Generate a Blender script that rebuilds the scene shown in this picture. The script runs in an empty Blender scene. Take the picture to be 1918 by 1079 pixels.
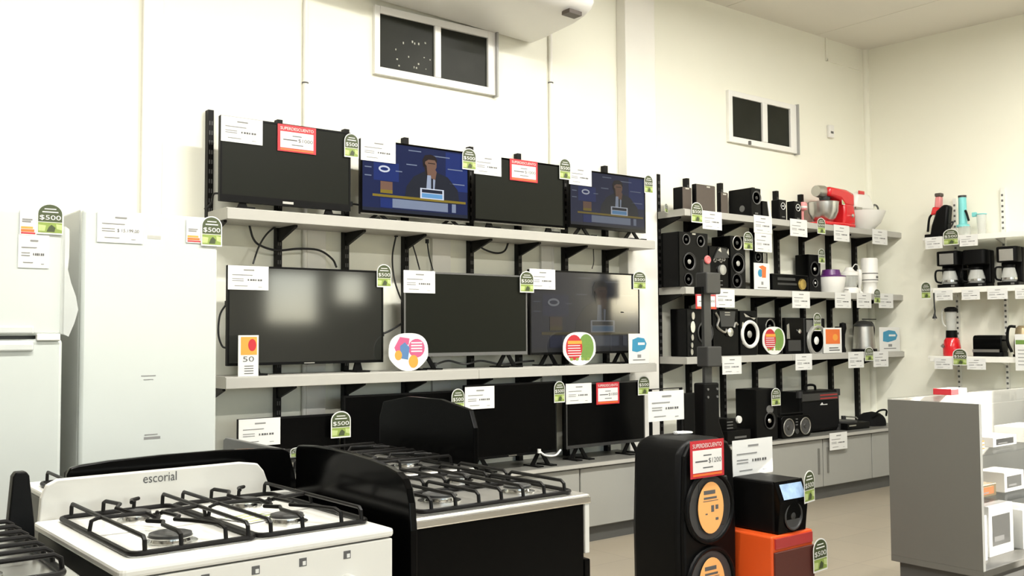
import bpy, bmesh, math, random
from mathutils import Vector, Matrix

random.seed(7)
PI = math.pi
S = bpy.context.scene
COL = S.collection

# ------------------------------------------------------------------ camera
FPX, CX, CY = 1820.0, 959.0, 539.5
YAW, PITCH, ROLL = math.radians(38.26), math.radians(2.72), math.radians(-0.34)
CAMH = 1.30
Fv = Vector((math.sin(YAW) * math.cos(PITCH), math.cos(YAW) * math.cos(PITCH), math.sin(PITCH)))
R0 = Vector((math.cos(YAW), -math.sin(YAW), 0))
U0 = R0.cross(Fv)
Rv = R0 * math.cos(ROLL) + U0 * math.sin(ROLL)
Uv = -R0 * math.sin(ROLL) + U0 * math.cos(ROLL)
cam_data = bpy.data.cameras.new('camera')
cam_data.sensor_fit = 'HORIZONTAL'
cam_data.sensor_width = 36.0
cam_data.lens = 36.0 * FPX / 1918.0
cam_data.clip_start = 0.05
cam = bpy.data.objects.new('camera', cam_data)
COL.objects.link(cam)
cam.matrix_world = Matrix(((Rv.x, Uv.x, -Fv.x, 0), (Rv.y, Uv.y, -Fv.y, 0), (Rv.z, Uv.z, -Fv.z, CAMH), (0, 0, 0, 1)))
S.camera = cam

# ------------------------------------------------------------------ world, sun, exposure
S.view_settings.view_transform = 'Standard'
S.view_settings.look = 'None'
S.view_settings.gamma = 1.0
S.view_settings.use_curve_mapping = False
S.view_settings.exposure = 0.45
S.cycles.use_denoising = True
S.cycles.max_bounces = 8
S.cycles.diffuse_bounces = 4
S.cycles.glossy_bounces = 4
S.cycles.transmission_bounces = 6
S.cycles.transparent_max_bounces = 8
S.cycles.sample_clamp_indirect = 6.0
w = bpy.data.worlds.new('sky')
S.world = w
w.use_nodes = True
wn = w.node_tree.nodes
bg = wn['Background']
sky = wn.new('ShaderNodeTexSky')
sky.sky_type = 'HOSEK_WILKIE'
sky.turbidity = 4.0
sky.ground_albedo = 0.5
sky.sun_direction = Vector((3.2, -1.5, 1.45)).normalized()
w.node_tree.links.new(sky.outputs[0], bg.inputs[0])
bg.inputs[1].default_value = 20.0

sun_d = bpy.data.lights.new('sun', 'SUN')
sun_d.energy = 14.0
sun_d.angle = 0.009
sun_d.color = (1.0, 0.95, 0.86)
sun = bpy.data.objects.new('sun', sun_d)
COL.objects.link(sun)
sun.location = (12, -6, 8)
sun.rotation_euler = Vector((-3.2, 1.5, -1.45)).to_track_quat('-Z', 'Y').to_euler()
LAMP_POWER = 78.0

# ------------------------------------------------------------------ pixel helpers (a pixel gives a direction, a plane gives the distance)
YW = 4.87           # main wall
YS = 4.57           # front edge of the wall shelves
YC = 4.49           # front of the low cabinets
CEIL = 3.865
Z_UP, Z_MID = 1.931, 1.10                 # television shelves
ZR = (2.175, 1.625, 1.133, 0.5)           # shelves of the audio bay, last is the cabinet top
ZCAB = 0.5


def ray(x, y):
    return Fv + Rv * ((x - CX) / FPX) + Uv * ((CY - y) / FPX)


def onY(x, y, Y):
    r = ray(x, y)
    p = r * (Y / r.y)
    return Vector((p.x, p.y, p.z + CAMH))


def onX(x, y, X):
    r = ray(x, y)
    p = r * (X / r.x)
    return Vector((p.x, p.y, p.z + CAMH))


def onZ(x, y, Z):
    r = ray(x, y)
    p = r * ((Z - CAMH) / r.z)
    return Vector((p.x, p.y, p.z + CAMH))


RA = math.radians(5.0)                     # the right wall is a little off square
RC = Vector((7.95, YW, 0))
RD = Vector((math.sin(RA), -math.cos(RA), 0))
RN = Vector((-math.cos(RA), -math.sin(RA), 0))
RZ_R = RA - PI / 2


def onR(x, y, off):
    """distance along the right wall from the corner, and height, on the plane `off` in front of it"""
    r = ray(x, y)
    o = Vector((0, 0, CAMH))
    c = RC + RN * off
    t = (c - o).dot(RN) / r.dot(RN)
    p = o + r * t
    return (p - c).dot(RD), p.z


def R3(s, off, z):
    p = RC + RD * s + RN * off
    return Vector((p.x, p.y, z))


# ------------------------------------------------------------------ materials
MATS = {}


def mat(name, col, rough=0.5, metal=0.0, emit=0.0, noise=0.0, nscale=8.0, bump=0.0, bscale=60.0, trans=0.0, alpha=1.0, spec=0.5, coat=0.0):
    m = bpy.data.materials.new(name)
    m.use_nodes = True
    nt = m.node_tree
    b = nt.nodes['Principled BSDF']
    b.inputs['Base Color'].default_value = (*col, 1)
    b.inputs['Roughness'].default_value = rough
    b.inputs['Metallic'].default_value = metal
    b.inputs['Specular IOR Level'].default_value = spec
    b.inputs['Coat Weight'].default_value = coat
    b.inputs['Transmission Weight'].default_value = trans
    b.inputs['Alpha'].default_value = alpha
    if emit:
        b.inputs['Emission Color'].default_value = (*col, 1)
        b.inputs['Emission Strength'].default_value = emit
    tc = nt.nodes.new('ShaderNodeTexCoord')
    if noise:
        n = nt.nodes.new('ShaderNodeTexNoise')
        n.inputs['Scale'].default_value = nscale
        n.inputs['Detail'].default_value = 4
        nt.links.new(tc.outputs['Object'], n.inputs['Vector'])
        r = nt.nodes.new('ShaderNodeMix')
        r.data_type = 'RGBA'
        r.inputs[6].default_value = (*[max(0, c * (1 - noise)) for c in col], 1)
        r.inputs[7].default_value = (*[min(1, c * (1 + noise)) for c in col], 1)
        nt.links.new(n.outputs['Fac'], r.inputs[0])
        nt.links.new(r.outputs[2], b.inputs['Base Color'])
    if bump:
        n2 = nt.nodes.new('ShaderNodeTexNoise')
        n2.inputs['Scale'].default_value = bscale
        nt.links.new(tc.outputs['Object'], n2.inputs['Vector'])
        bp = nt.nodes.new('ShaderNodeBump')
        bp.inputs['Strength'].default_value = bump
        bp.inputs['Distance'].default_value = 0.01
        nt.links.new(n2.outputs['Fac'], bp.inputs['Height'])
        nt.links.new(bp.outputs[0], b.inputs['Normal'])
    MATS[name] = m
    return m


mat('wall', (0.86, 0.85, 0.735), 0.6, noise=0.02, nscale=3, bump=0.03, bscale=200)
mat('wall_shelfback', (0.74, 0.73, 0.68), 0.6, noise=0.02)
mat('wall_dark', (0.30, 0.29, 0.26), 0.7, noise=0.1, nscale=2)  # unseen walls, colour darkened to cut fill light and dim screen reflections
mat('column', (0.82, 0.80, 0.74), 0.6, noise=0.02)
mat('ceiling', (0.76, 0.73, 0.66), 0.6, noise=0.03, nscale=2)
mat('seam', (0.30, 0.28, 0.24), 0.8)
mat('laminate', (0.40, 0.39, 0.355), 0.45, noise=0.04, nscale=12)
mat('laminate_dark', (0.13, 0.128, 0.115), 0.4, noise=0.06, nscale=12)
mat('cabinet', (0.30, 0.30, 0.275), 0.45, noise=0.03, nscale=6)
mat('cabinet_dim', (0.115, 0.112, 0.098), 0.5, noise=0.04, nscale=5)
mat('panel_blue', (0.30, 0.42, 0.60), 0.25, noise=0.6, nscale=18)
mat('pink_knob', (0.60, 0.14, 0.14), 0.4, noise=0.1)
mat('plinth', (0.075, 0.075, 0.07), 0.5, noise=0.1)
mat('black_metal', (0.006, 0.0055, 0.005), 0.45, noise=0.2, nscale=30, spec=0.15)
mat('slot', (0.07, 0.068, 0.064), 0.6)
mat('black_plastic', (0.003, 0.003, 0.003), 0.42, noise=0.2, nscale=20, bump=0.03, bscale=300, spec=0.12)
mat('black_gloss', (0.002, 0.002, 0.002), 0.16, noise=0.1, nscale=4, spec=0.09)
mat('enamel_black', (0.002, 0.002, 0.002), 0.22, noise=0.1, nscale=4, spec=0.04)
mat('cloth_black', (0.006, 0.006, 0.006), 0.8, spec=0.1, noise=0.3, nscale=200, bump=0.1, bscale=400)
mat('dark_grey', (0.028, 0.028, 0.027), 0.45, noise=0.15, nscale=20)
mat('mid_grey', (0.11, 0.11, 0.105), 0.45, noise=0.1, nscale=20)
mat('screen', (0.014, 0.015, 0.013), 0.08, noise=0.05, spec=1.0)
mat('screen_black', (0.002, 0.002, 0.002), 0.2, noise=0.05, spec=0.08)
mat('screen_matte', (0.010, 0.011, 0.008), 0.36, noise=0.05, spec=0.12)
mat('chrome', (0.72, 0.72, 0.70), 0.18, 1.0, noise=0.03)
mat('steel', (0.60, 0.59, 0.57), 0.28, 1.0, noise=0.06, nscale=40)
mat('steel_dull', (0.50, 0.49, 0.46), 0.38, 1.0, noise=0.08, nscale=40)
mat('enamel', (0.68, 0.67, 0.625), 0.18, noise=0.01)
mat('fridge_white', (0.52, 0.55, 0.525), 0.25, noise=0.015, bump=0.01, bscale=500)
mat('fridge_side', (0.55, 0.57, 0.55), 0.35, noise=0.02)
mat('white_plastic', (0.80, 0.79, 0.75), 0.4, noise=0.02)
mat('white_shelf', (0.78, 0.77, 0.71), 0.4, noise=0.02)
mat('paper', (0.68, 0.68, 0.655), 0.7, noise=0.01)
mat('ink', (0.09, 0.09, 0.09), 0.7, noise=0.1)
mat('ink_soft', (0.22, 0.22, 0.215), 0.7, noise=0.1)
mat('red_print', (0.46, 0.018, 0.028), 0.5, noise=0.04)
mat('orange_print', (0.68, 0.15, 0.03), 0.5, noise=0.04)
mat('yellow_print', (0.72, 0.30, 0.045), 0.5, noise=0.04)
mat('tag_dark', (0.05, 0.066, 0.024), 0.5, noise=0.1)
mat('tag_lime', (0.22, 0.30, 0.06), 0.5, noise=0.15, nscale=40)
mat('tag_pale', (0.42, 0.50, 0.20), 0.5, noise=0.15, nscale=40)
mat('pink_print', (0.50, 0.09, 0.20), 0.5, noise=0.05)
mat('blue_print', (0.08, 0.18, 0.36), 0.5, noise=0.05)
mat('cyan_print', (0.03, 0.24, 0.40), 0.5, noise=0.05)
mat('green_print', (0.14, 0.25, 0.05), 0.5, noise=0.15, nscale=60)
mat('red_gloss', (0.62, 0.012, 0.018), 0.2, noise=0.04, coat=0.3)
mat('pink_plastic', (0.70, 0.25, 0.25), 0.4, noise=0.05)
mat('purple', (0.10, 0.02, 0.14), 0.3, noise=0.05)
mat('teal', (0.20, 0.62, 0.62), 0.35, noise=0.05)
mat('orange_body', (0.62, 0.075, 0.010), 0.4, noise=0.06)
mat('orange_grille', (0.07, 0.012, 0.006), 0.6, noise=0.3, nscale=200, bump=0.2, bscale=400)
mat('sticker_orange', (0.85, 0.42, 0.14), 0.5, noise=0.04)
mat('brown_vinyl', (0.075, 0.058, 0.046), 0.55, noise=0.1, nscale=60)
mat('gold', (0.75, 0.55, 0.18), 0.3, 1.0, noise=0.05)
mat('champagne', (0.55, 0.44, 0.28), 0.3, 0.8, noise=0.05)
mat('camo', (0.14, 0.13, 0.10), 0.5, noise=0.9, nscale=60)
mat('cone', (0.05, 0.05, 0.05), 0.5, noise=0.1)
mat('cone_silver', (0.42, 0.42, 0.40), 0.35, 0.6, noise=0.06)
mat('white_ring', (0.70, 0.70, 0.67), 0.3, noise=0.02)
mat('glass', (0.03, 0.035, 0.033), 0.03, noise=0.01, alpha=0.12)
mat('jar_glass', (0.75, 0.76, 0.72), 0.06, noise=0.02, alpha=0.35)
mat('film_clear', (0.85, 0.88, 0.86), 0.15, noise=0.05, alpha=0.4)
mat('film_blue', (0.35, 0.65, 0.80), 0.15, noise=0.2, nscale=10, alpha=0.55)
mat('window_dark', (0.020, 0.021, 0.016), 0.35, noise=0.4, nscale=5, spec=0.1)
mat('frame_white', (0.82, 0.81, 0.77), 0.35, noise=0.02)
mat('frame_grey', (0.38, 0.38, 0.36), 0.4, noise=0.05)
mat('speck', (0.45, 0.45, 0.38), 0.6, noise=0.1)
mat('rubber', (0.012, 0.012, 0.012), 0.6, noise=0.1)
mat('copper', (0.55, 0.30, 0.10), 0.4, 0.8, noise=0.2)
mat('lamp_tube', (1.0, 0.97, 0.90), 0.5, emit=12.0, noise=0.01)
mat('ground_out', (0.42, 0.40, 0.36), 0.8, noise=0.2, nscale=0.5)
mat('led_red', (0.35, 0.03, 0.03), 0.3, noise=0.1)
# television picture
for nm, c, e in (('pic_blue', (0.012, 0.017, 0.055), 0.9), ('pic_blue2', (0.014, 0.025, 0.115), 0.9), ('pic_suit', (0.016, 0.018, 0.026), 0.9),
                 ('pic_skin', (0.13, 0.075, 0.055), 0.9), ('pic_hair', (0.018, 0.014, 0.014), 0.9), ('pic_shirt', (0.22, 0.26, 0.36), 0.9),
                 ('pic_white', (0.42, 0.46, 0.56), 0.9), ('pic_cyan', (0.09, 0.22, 0.42), 0.9), ('pic_yellow', (0.16, 0.12, 0.02), 0.9),
                 ('pic_strip', (0.14, 0.17, 0.25), 0.9), ('pic_dark', (0.015, 0.018, 0.03), 0.9), ('pic_red', (0.20, 0.04, 0.03), 0.9)):
    mat(nm, tuple(0.5 * x for x in c), 0.25, emit=e, noise=0.08, nscale=14, spec=0.1)
    mat(nm + '_dim', tuple(0.26 * x + 0.008 for x in c), 0.25, emit=0.6, noise=0.08, nscale=14, spec=0.1)
    mat(nm + '_faint', tuple(0.10 * x + 0.012 for x in c), 0.13, emit=0.3, noise=0.05, nscale=14, spec=1.0)


def floor_material():
    m = bpy.data.materials.new('floor_tile')
    m.use_nodes = True
    nt = m.node_tree
    b = nt.nodes['Principled BSDF']
    tc = nt.nodes.new('ShaderNodeTexCoord')
    br = nt.nodes.new('ShaderNodeTexBrick')
    br.offset = 0.0
    br.inputs['Color1'].default_value = (0.27, 0.235, 0.18, 1)
    br.inputs['Color2'].default_value = (0.29, 0.25, 0.19, 1)
    br.inputs['Mortar'].default_value = (0.21, 0.18, 0.14, 1)
    br.inputs['Scale'].default_value = 1.0
    br.inputs['Mortar Size'].default_value = 0.003
    br.inputs['Brick Width'].default_value = 0.45
    br.inputs['Row Height'].default_value = 0.45
    nt.links.new(tc.outputs['Object'], br.inputs['Vector'])
    nt.links.new(br.outputs['Color'], b.inputs['Base Color'])
    b.inputs['Roughness'].default_value = 0.32
    MATS['floor_tile'] = m


floor_material()


# ------------------------------------------------------------------ mesh builder
class MB:
    def __init__(s):
        s.v = []
        s.f = []

    def add(s, vs, fs):
        o = len(s.v)
        s.v += [tuple(v) for v in vs]
        s.f += [tuple(i + o for i in f) for f in fs]
        return s

    def box(s, x0, x1, y0, y1, z0, z1):
        return s.add([(x0, y0, z0), (x1, y0, z0), (x1, y1, z0), (x0, y1, z0), (x0, y0, z1), (x1, y0, z1), (x1, y1, z1), (x0, y1, z1)],
                     [(0, 3, 2, 1), (4, 5, 6, 7), (0, 1, 5, 4), (1, 2, 6, 5), (2, 3, 7, 6), (3, 0, 4, 7)])

    def prism(s, pts, a0, a1, axis='y'):
        """polygon in the plane across `axis`, extruded from a0 to a1"""
        def P(u, v, a):
            return (u, a, v) if axis == 'y' else ((a, u, v) if axis == 'x' else (u, v, a))
        n = len(pts)
        vs = [P(u, v, a0) for u, v in pts] + [P(u, v, a1) for u, v in pts]
        fs = [tuple(range(n)), tuple(range(2 * n - 1, n - 1, -1))]
        fs += [(i, i + n, (i + 1) % n + n, (i + 1) % n) for i in range(n)]
        return s.add(vs, fs)

    def lathe(s, prof, c=(0, 0, 0), axis='z', n=24, closed=False):
        vs = []
        fs = []
        m = len(prof)
        for i in range(n):
            a = 2 * PI * i / n
            ca, sa = math.cos(a), math.sin(a)
            for r, h in prof:
                if axis == 'z':
                    vs.append((c[0] + r * ca, c[1] + r * sa, c[2] + h))
                elif axis == 'y':
                    vs.append((c[0] + r * ca, c[1] + h, c[2] + r * sa))
                else:
                    vs.append((c[0] + h, c[1] + r * ca, c[2] + r * sa))
        for i in range(n):
            j = (i + 1) % n
            for k in range(m - 1):
                fs.append((i * m + k, j * m + k, j * m + k + 1, i * m + k + 1))
            if closed:
                fs.append((i * m + m - 1, j * m + m - 1, j * m, i * m))
        if not closed:
            if prof[0][0] > 1e-6:
                fs.append(tuple(i * m for i in range(n))[::-1])
            if prof[-1][0] > 1e-6:
                fs.append(tuple(i * m + m - 1 for i in range(n)))
        return s.add(vs, fs)

    def ring(s, c, R, r, axis='y', n=28, k=8):
        prof = [(R + r * math.cos(2 * PI * i / k), r * math.sin(2 * PI * i / k)) for i in range(k)]
        return s.lathe(prof, c, axis, n, closed=True)

    def tube(s, pts, r, n=8, closed=False):
        pts = [Vector(p) for p in pts]
        m = len(pts)
        vs = []
        fs = []
        prev = None
        for i, p in enumerate(pts):
            if closed:
                t = (pts[(i + 1) % m] - pts[i - 1]).normalized()
            else:
                t = (pts[min(i + 1, m - 1)] - pts[max(i - 1, 0)]).normalized()
            if prev is None:
                a = Vector((0, 0, 1)) if abs(t.z) < 0.9 else Vector((1, 0, 0))
                u = t.cross(a).normalized()
            else:
                u = prev - t * prev.dot(t)
                u = u.normalized() if u.length > 1e-6 else t.orthogonal().normalized()
            prev = u
            q = t.cross(u)
            for k in range(n):
                a = 2 * PI * k / n
                vs.append(p + (u * math.cos(a) + q * math.sin(a)) * r)
        for i in range(m if closed else m - 1):
            j = (i + 1) % m
            for k in range(n):
                l = (k + 1) % n
                fs.append((i * n + k, i * n + l, j * n + l, j * n + k))
        if not closed:
            fs.append(tuple(range(n))[::-1])
            fs.append(tuple((m - 1) * n + k for k in range(n)))
        return s.add(vs, fs)

    def rbox(s, x0, x1, y0, y1, z0, z1, r=0.01, k=3, axis='y'):
        """box with rounded edges along `axis`"""
        if axis == 'y':
            u0, u1, v0, v1, a0, a1 = x0, x1, z0, z1, y0, y1
        elif axis == 'z':
            u0, u1, v0, v1, a0, a1 = x0, x1, y0, y1, z0, z1
        else:
            u0, u1, v0, v1, a0, a1 = y0, y1, z0, z1, x0, x1
        return s.prism(rrect(u0, u1, v0, v1, r, k), a0, a1, axis)

    def build(s, name, m, parent=None, bevel=0.0, smooth=False, loc=None):
        me = bpy.data.meshes.new(name)
        me.from_pydata(s.v, [], s.f)
        bm = bmesh.new()
        bm.from_mesh(me)
        bmesh.ops.recalc_face_normals(bm, faces=bm.faces)
        bm.to_mesh(me)
        bm.free()
        me.materials.append(MATS[m])
        o = bpy.data.objects.new(name, me)
        COL.objects.link(o)
        if parent:
            o.parent = parent
        if loc:
            o.location = loc
        if bevel:
            b = o.modifiers.new('bevel', 'BEVEL')
            b.width = bevel
            b.segments = 2
            b.limit_method = 'ANGLE'
            b.angle_limit = math.radians(40)
        if smooth:
            me.shade_smooth()
            me.set_sharp_from_angle(angle=math.radians(38))
        return o


def rrect(u0, u1, v0, v1, r, k=3):
    pts = []
    for cx, cy, a0 in ((u1 - r, v1 - r, 0), (u0 + r, v1 - r, 90), (u0 + r, v0 + r, 180), (u1 - r, v0 + r, 270)):
        for i in range(k + 1):
            a = math.radians(a0 + 90 * i / k)
            pts.append((cx + r * math.cos(a), cy + r * math.sin(a)))
    return pts


def ellipse(cx, cy, rx, ry, n=24):
    return [(cx + rx * math.cos(2 * PI * i / n), cy + ry * math.sin(2 * PI * i / n)) for i in range(n)]


def smooth_path(pts, n=6):
    """Catmull-Rom through the points"""
    P = [Vector(p) for p in pts]
    P = [P[0] * 2 - P[1]] + P + [P[-1] * 2 - P[-2]]
    out = []
    for i in range(1, len(P) - 2):
        for k in range(n):
            t = k / n
            a, b, c, d = P[i - 1], P[i], P[i + 1], P[i + 2]
            out.append(0.5 * ((2 * b) + (c - a) * t + (2 * a - 5 * b + 4 * c - d) * t * t + (3 * b - a - 3 * c + d) * t ** 3))
    out.append(P[-2])
    return out


# text meshes are made first, while the scene is empty
TEXT = {}
for s_ in ('$500', '$1000', '$1200', 'SUPERDESCUENTO', 'escorial', '50', '$ 15.199,00'):
    cu = bpy.data.curves.new('lettering', 'FONT')
    cu.body = s_
    cu.align_x = 'CENTER'
    cu.align_y = 'CENTER'
    cu.resolution_u = 3
    ob = bpy.data.objects.new('lettering', cu)
    COL.objects.link(ob)
    bpy.context.view_layer.update()
    ev = ob.evaluated_get(bpy.context.evaluated_depsgraph_get())
    me = ev.to_mesh()
    vs = [tuple(v.co) for v in me.vertices]
    fs = [tuple(p.vertices) for p in me.polygons]
    ev.to_mesh_clear()
    bpy.data.objects.remove(ob)
    x0 = min(v[0] for v in vs)
    x1 = max(v[0] for v in vs)
    y0 = min(v[1] for v in vs)
    y1 = max(v[1] for v in vs)
    TEXT[s_] = ([((v[0] - (x0 + x1) / 2), (v[1] - (y0 + y1) / 2)) for v in vs], fs, x1 - x0, y1 - y0)


def text(mb, s_, cx, cz, width, y, height=None):
    vs, fs, wd, ht = TEXT[s_]
    k = width / wd
    kz = k if height is None else height / ht
    mb.add([(cx + u * k, y, cz + v * kz) for u, v in vs], fs)


# ------------------------------------------------------------------ scene graph helpers
def thing(name, label, cat, loc=(0, 0, 0), rz=0.0, group=None, rx=0.0):
    o = bpy.data.objects.new(name, None)
    o.empty_display_size = 0.05
    COL.objects.link(o)
    o.location = loc
    o.rotation_euler = (rx, 0, rz)
    o['label'] = label
    o['category'] = cat
    if group:
        o['group'] = group
    return o


def tag(o, label, cat, group=None):
    o['label'] = label
    o['category'] = cat
    if group:
        o['group'] = group
    return o


def struct(o):
    o['kind'] = 'structure'
    return o


def copy_tree(o, parent=None):
    c = o.copy()
    COL.objects.link(c)
    c.parent = parent
    for ch in o.children:
        copy_tree(ch, c)
    return c

# ================================================================== the setting
o = struct(MB().box(-2.4, 9.2, -3.7, YW, -0.05, 0).build('floor', 'floor_tile'))
o = struct(MB().box(-2.4, 9.0, YW, YW + 0.15, 0, CEIL).build('wall_back', 'wall'))
# ribs, columns and pipes on the back wall
WB = o


def colX(px, Y=YW):
    return onY(px, 300, Y).x


MB().box(colX(1157), colX(1157) + 0.30, YW - 0.09, YW, 0, CEIL).build('column', 'column', WB, bevel=0.006)
MB().box(colX(262), colX(262) + 0.10, YW - 0.03, YW, 0, CEIL).build('column', 'column', WB, bevel=0.006)
for pa, pb in ((573, 608), (806, 840), (1009, 1032)):
    MB().box(colX(pa), colX(pb), YW - 0.022, YW, ZCAB + 0.01, 1.95).build('cover_strip', 'column', WB, bevel=0.003)
for px in (569, 1030):
    MB().tube([(colX(px), YW - 0.014, ZCAB + 0.01), (colX(px), YW - 0.014, CEIL)], 0.014, 10).build('pipe', 'column', WB, smooth=True)
    MB().ring((colX(px), YW - 0.014, onY(px, 156, YW).z), 0.015, 0.004, 'z').build('pipe_clip', 'mid_grey', WB)

# right wall, in its own frame (local x along the wall, y away from the room)
TR = thing('wall_right', '', '', RC, RZ_R)
for k_ in ('label', 'category'):
    del TR[k_]
struct(TR)
OP0, OP1, OPB, OPH = 3.35, 4.30, 1.50, 2.60            # window in this wall, outside the picture
MB().box(0, OP0, 0, 0.15, 0, CEIL).build('wall_panel', 'wall', TR)
MB().box(OP1, 8.7, 0, 0.15, 0, CEIL).build('wall_panel', 'wall_dark', TR)
MB().box(OP0, OP1, 0, 0.15, OPH, CEIL).build('wall_panel', 'wall', TR)
MB().box(OP0, OP1, 0, 0.15, 0, OPB).build('wall_panel', 'wall', TR)
D1 = thing('window_7', '', '', RC, RZ_R)
del D1['label'], D1['category']
struct(D1)
for a, b_ in ((OP0, OP0 + 0.04), (OP1 - 0.04, OP1)):
    MB().box(a, b_, 0.03, 0.10, OPB, OPH).build('window_frame', 'frame_white', D1)
for z0 in (OPB, OPH - 0.04):
    MB().box(OP0 + 0.04, OP1 - 0.04, 0.04, 0.09, z0, z0 + 0.04).build('window_frame', 'frame_white', D1)
# corner cove
struct(MB().lathe([(0.0, 0), (0.035, 0), (0.035, CEIL), (0, CEIL)], (RC.x - 0.005, YW - 0.005, 0), 'z', 12).build('trim_1', 'wall', smooth=True))
struct(MB().box(-2.4, -2.25, -3.7, YW, 0, CEIL).build('wall_left', 'wall_dark'))

# unseen front wall; wide windows added for fill, small ones follow screen reflections
WF = MB()
YF = -3.6
spans = [(-1.2, 1.4, 0.9, 2.5), (1.9, 4.4, 0.9, 2.5), (5.75, 6.6, 1.45, 2.25), (6.85, 7.4, 1.75, 2.25)]
xs = -2.4
for a, b_, za, zb in spans:
    WF.box(xs, a, YF - 0.1, YF, 0, CEIL)
    WF.box(a, b_, YF - 0.1, YF, 0, za)
    WF.box(a, b_, YF - 0.1, YF, zb, CEIL)
    xs = b_
WF.box(xs, 9.2, YF - 0.1, YF, 0, CEIL)
struct(WF.build('wall_front', 'wall_dark'))
for i, (a, b_, za, zb) in enumerate(spans):
    W = thing('window_%d' % (i + 3), '', '', (a, YF - 0.06, za))
    del W['label'], W['category']
    struct(W)
    ww, hh = b_ - a, zb - za
    for (x0, x1, z0, z1) in ((0, 0.05, 0, hh), (ww - 0.05, ww, 0, hh), (0.05, ww - 0.05, 0, 0.05), (0.05, ww - 0.05, hh - 0.05, hh)):
        MB().box(x0, x1, 0, 0.05, z0, z1).build('window_frame', 'frame_white', W)
    if ww > 1.5:
        MB().box(ww / 2 - 0.03, ww / 2 + 0.03, 0, 0.05, 0.05, 1.55).build('mullion', 'frame_white', W)

def portal(loc, rot, sx, sy):
    ld = bpy.data.lights.new('window_portal', 'AREA')
    ld.shape = 'RECTANGLE'
    ld.size, ld.size_y = sx, sy
    ld.cycles.is_portal = True
    lo = bpy.data.objects.new('window_portal', ld)
    COL.objects.link(lo)
    lo.location = loc
    lo.rotation_euler = rot


for a, b_, za, zb in spans:
    portal(((a + b_) / 2, YF - 0.02, (za + zb) / 2), (PI / 2, 0, 0), b_ - a, zb - za)
pm = R3((OP0 + OP1) / 2, -0.05, (OPB + OPH) / 2)
portal(pm, (PI / 2, 0, RZ_R + PI), OP1 - OP0, OPH - OPB)

# ceiling of long boards with open joints
CE = struct(MB().box(-2.4, 9.2, -3.7, YW + 0.1, CEIL + 0.02, CEIL + 0.08).build('ceiling', 'seam'))
x = -2.4
while x < 8.8:
    MB().box(x + 0.003, x + 1.197, -3.7, YW, CEIL, CEIL + 0.02).build('panel', 'ceiling', CE)
    x += 1.2
# ground outside
struct(MB().box(-30, 40, -40, -3.75, -0.3, -0.1).build('ground', 'ground_out'))
struct(MB().box(9.3, 40, -3.75, 30, -0.3, -0.1).build('ground', 'ground_out'))

# the two high windows
for i, (xa, xb, xc, xd, xo0, xo1, yt, yb) in enumerate(((709, 811, 822, 911, 699, 924, 26, 126), (1369, 1424, 1433, 1477, 1362, 1488, 181, 256))):
    z1 = onY(xa, yt, YW - 0.01).z
    z0 = onY(xa, yb, YW - 0.01).z
    X = [onY(q, (yt + yb) / 2, YW - 0.01).x for q in (xa, xb, xc, xd, xo0, xo1)]
    W = thing('window_%d' % (i + 1), '', '', (X[4], YW - 0.03, z0))
    del W['label'], W['category']
    struct(W)
    f = [q - X[4] for q in X]
    h = z1 - z0
    e = 0.045
    for (x0, x1, a0, a1) in ((0, f[0], -e, h + e), (f[3], f[5], -e, h + e), (f[0], f[3], -e, 0), (f[0], f[3], h, h + e)):
        MB().box(x0, x1, 0, 0.03, a0, a1).build('window_frame', 'frame_white', W, bevel=0.003)
    MB().box(f[1], f[2], -0.005, 0.03, 0, h).build('sash_stile', 'frame_white', W, bevel=0.003)
    MB().box(f[5], f[5] + 0.012, -0.02, 0.03, -e - 0.01, h + e + 0.005).build('jamb', 'frame_grey', W)
    MB().box(f[0], f[1], 0.012, 0.02, 0, h).build('pane', 'window_dark', W)
    MB().box(f[2], f[3], 0.018, 0.026, 0, h).build('pane', 'window_dark', W)
    if i == 0:
        m = MB()
        random.seed(3)
        for k in range(16):
            u, v = random.uniform(0.03, 0.36), random.uniform(0.02, 0.2)
            m.box(f[0] + u, f[0] + u + random.uniform(0.004, 0.010), 0.0105, 0.012, v, v + random.uniform(0.004, 0.014))
        m.build('paint_speck', 'speck', W)
    else:
        MB().box((f[0] + f[1]) / 2, (f[0] + f[1]) / 2 + 0.02, -0.015, 0, -e, -e + 0.03).build('latch', 'mid_grey', W)

# small fittings on the back wall by the corner
p = onY(1553, 247, YW)
t = thing('wall_sensor', 'small white sensor box on the wall near the corner', 'sensor', (p.x, YW, p.z))
MB().box(-0.035, 0.035, -0.03, 0, -0.055, 0.055).build('case', 'white_plastic', t, bevel=0.006)
MB().box(-0.02, 0.02, -0.0305, -0.03, -0.02, 0.0).build('slot', 'mid_grey', t)
pa, pb = onY(1547, 112, YW), onY(1612, 130, YW)
t = thing('cable_duct', 'thin white cable duct running high up the corner of the wall', 'cable duct', (pa.x, YW, pa.z))
MB().box(0, pb.x - pa.x, -0.012, 0, -0.012, 0.012).build('run', 'wall', t)
MB().box(-0.012, 0.012, -0.012, 0, -0.012, CEIL - pa.z).build('riser', 'wall', t)

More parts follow.
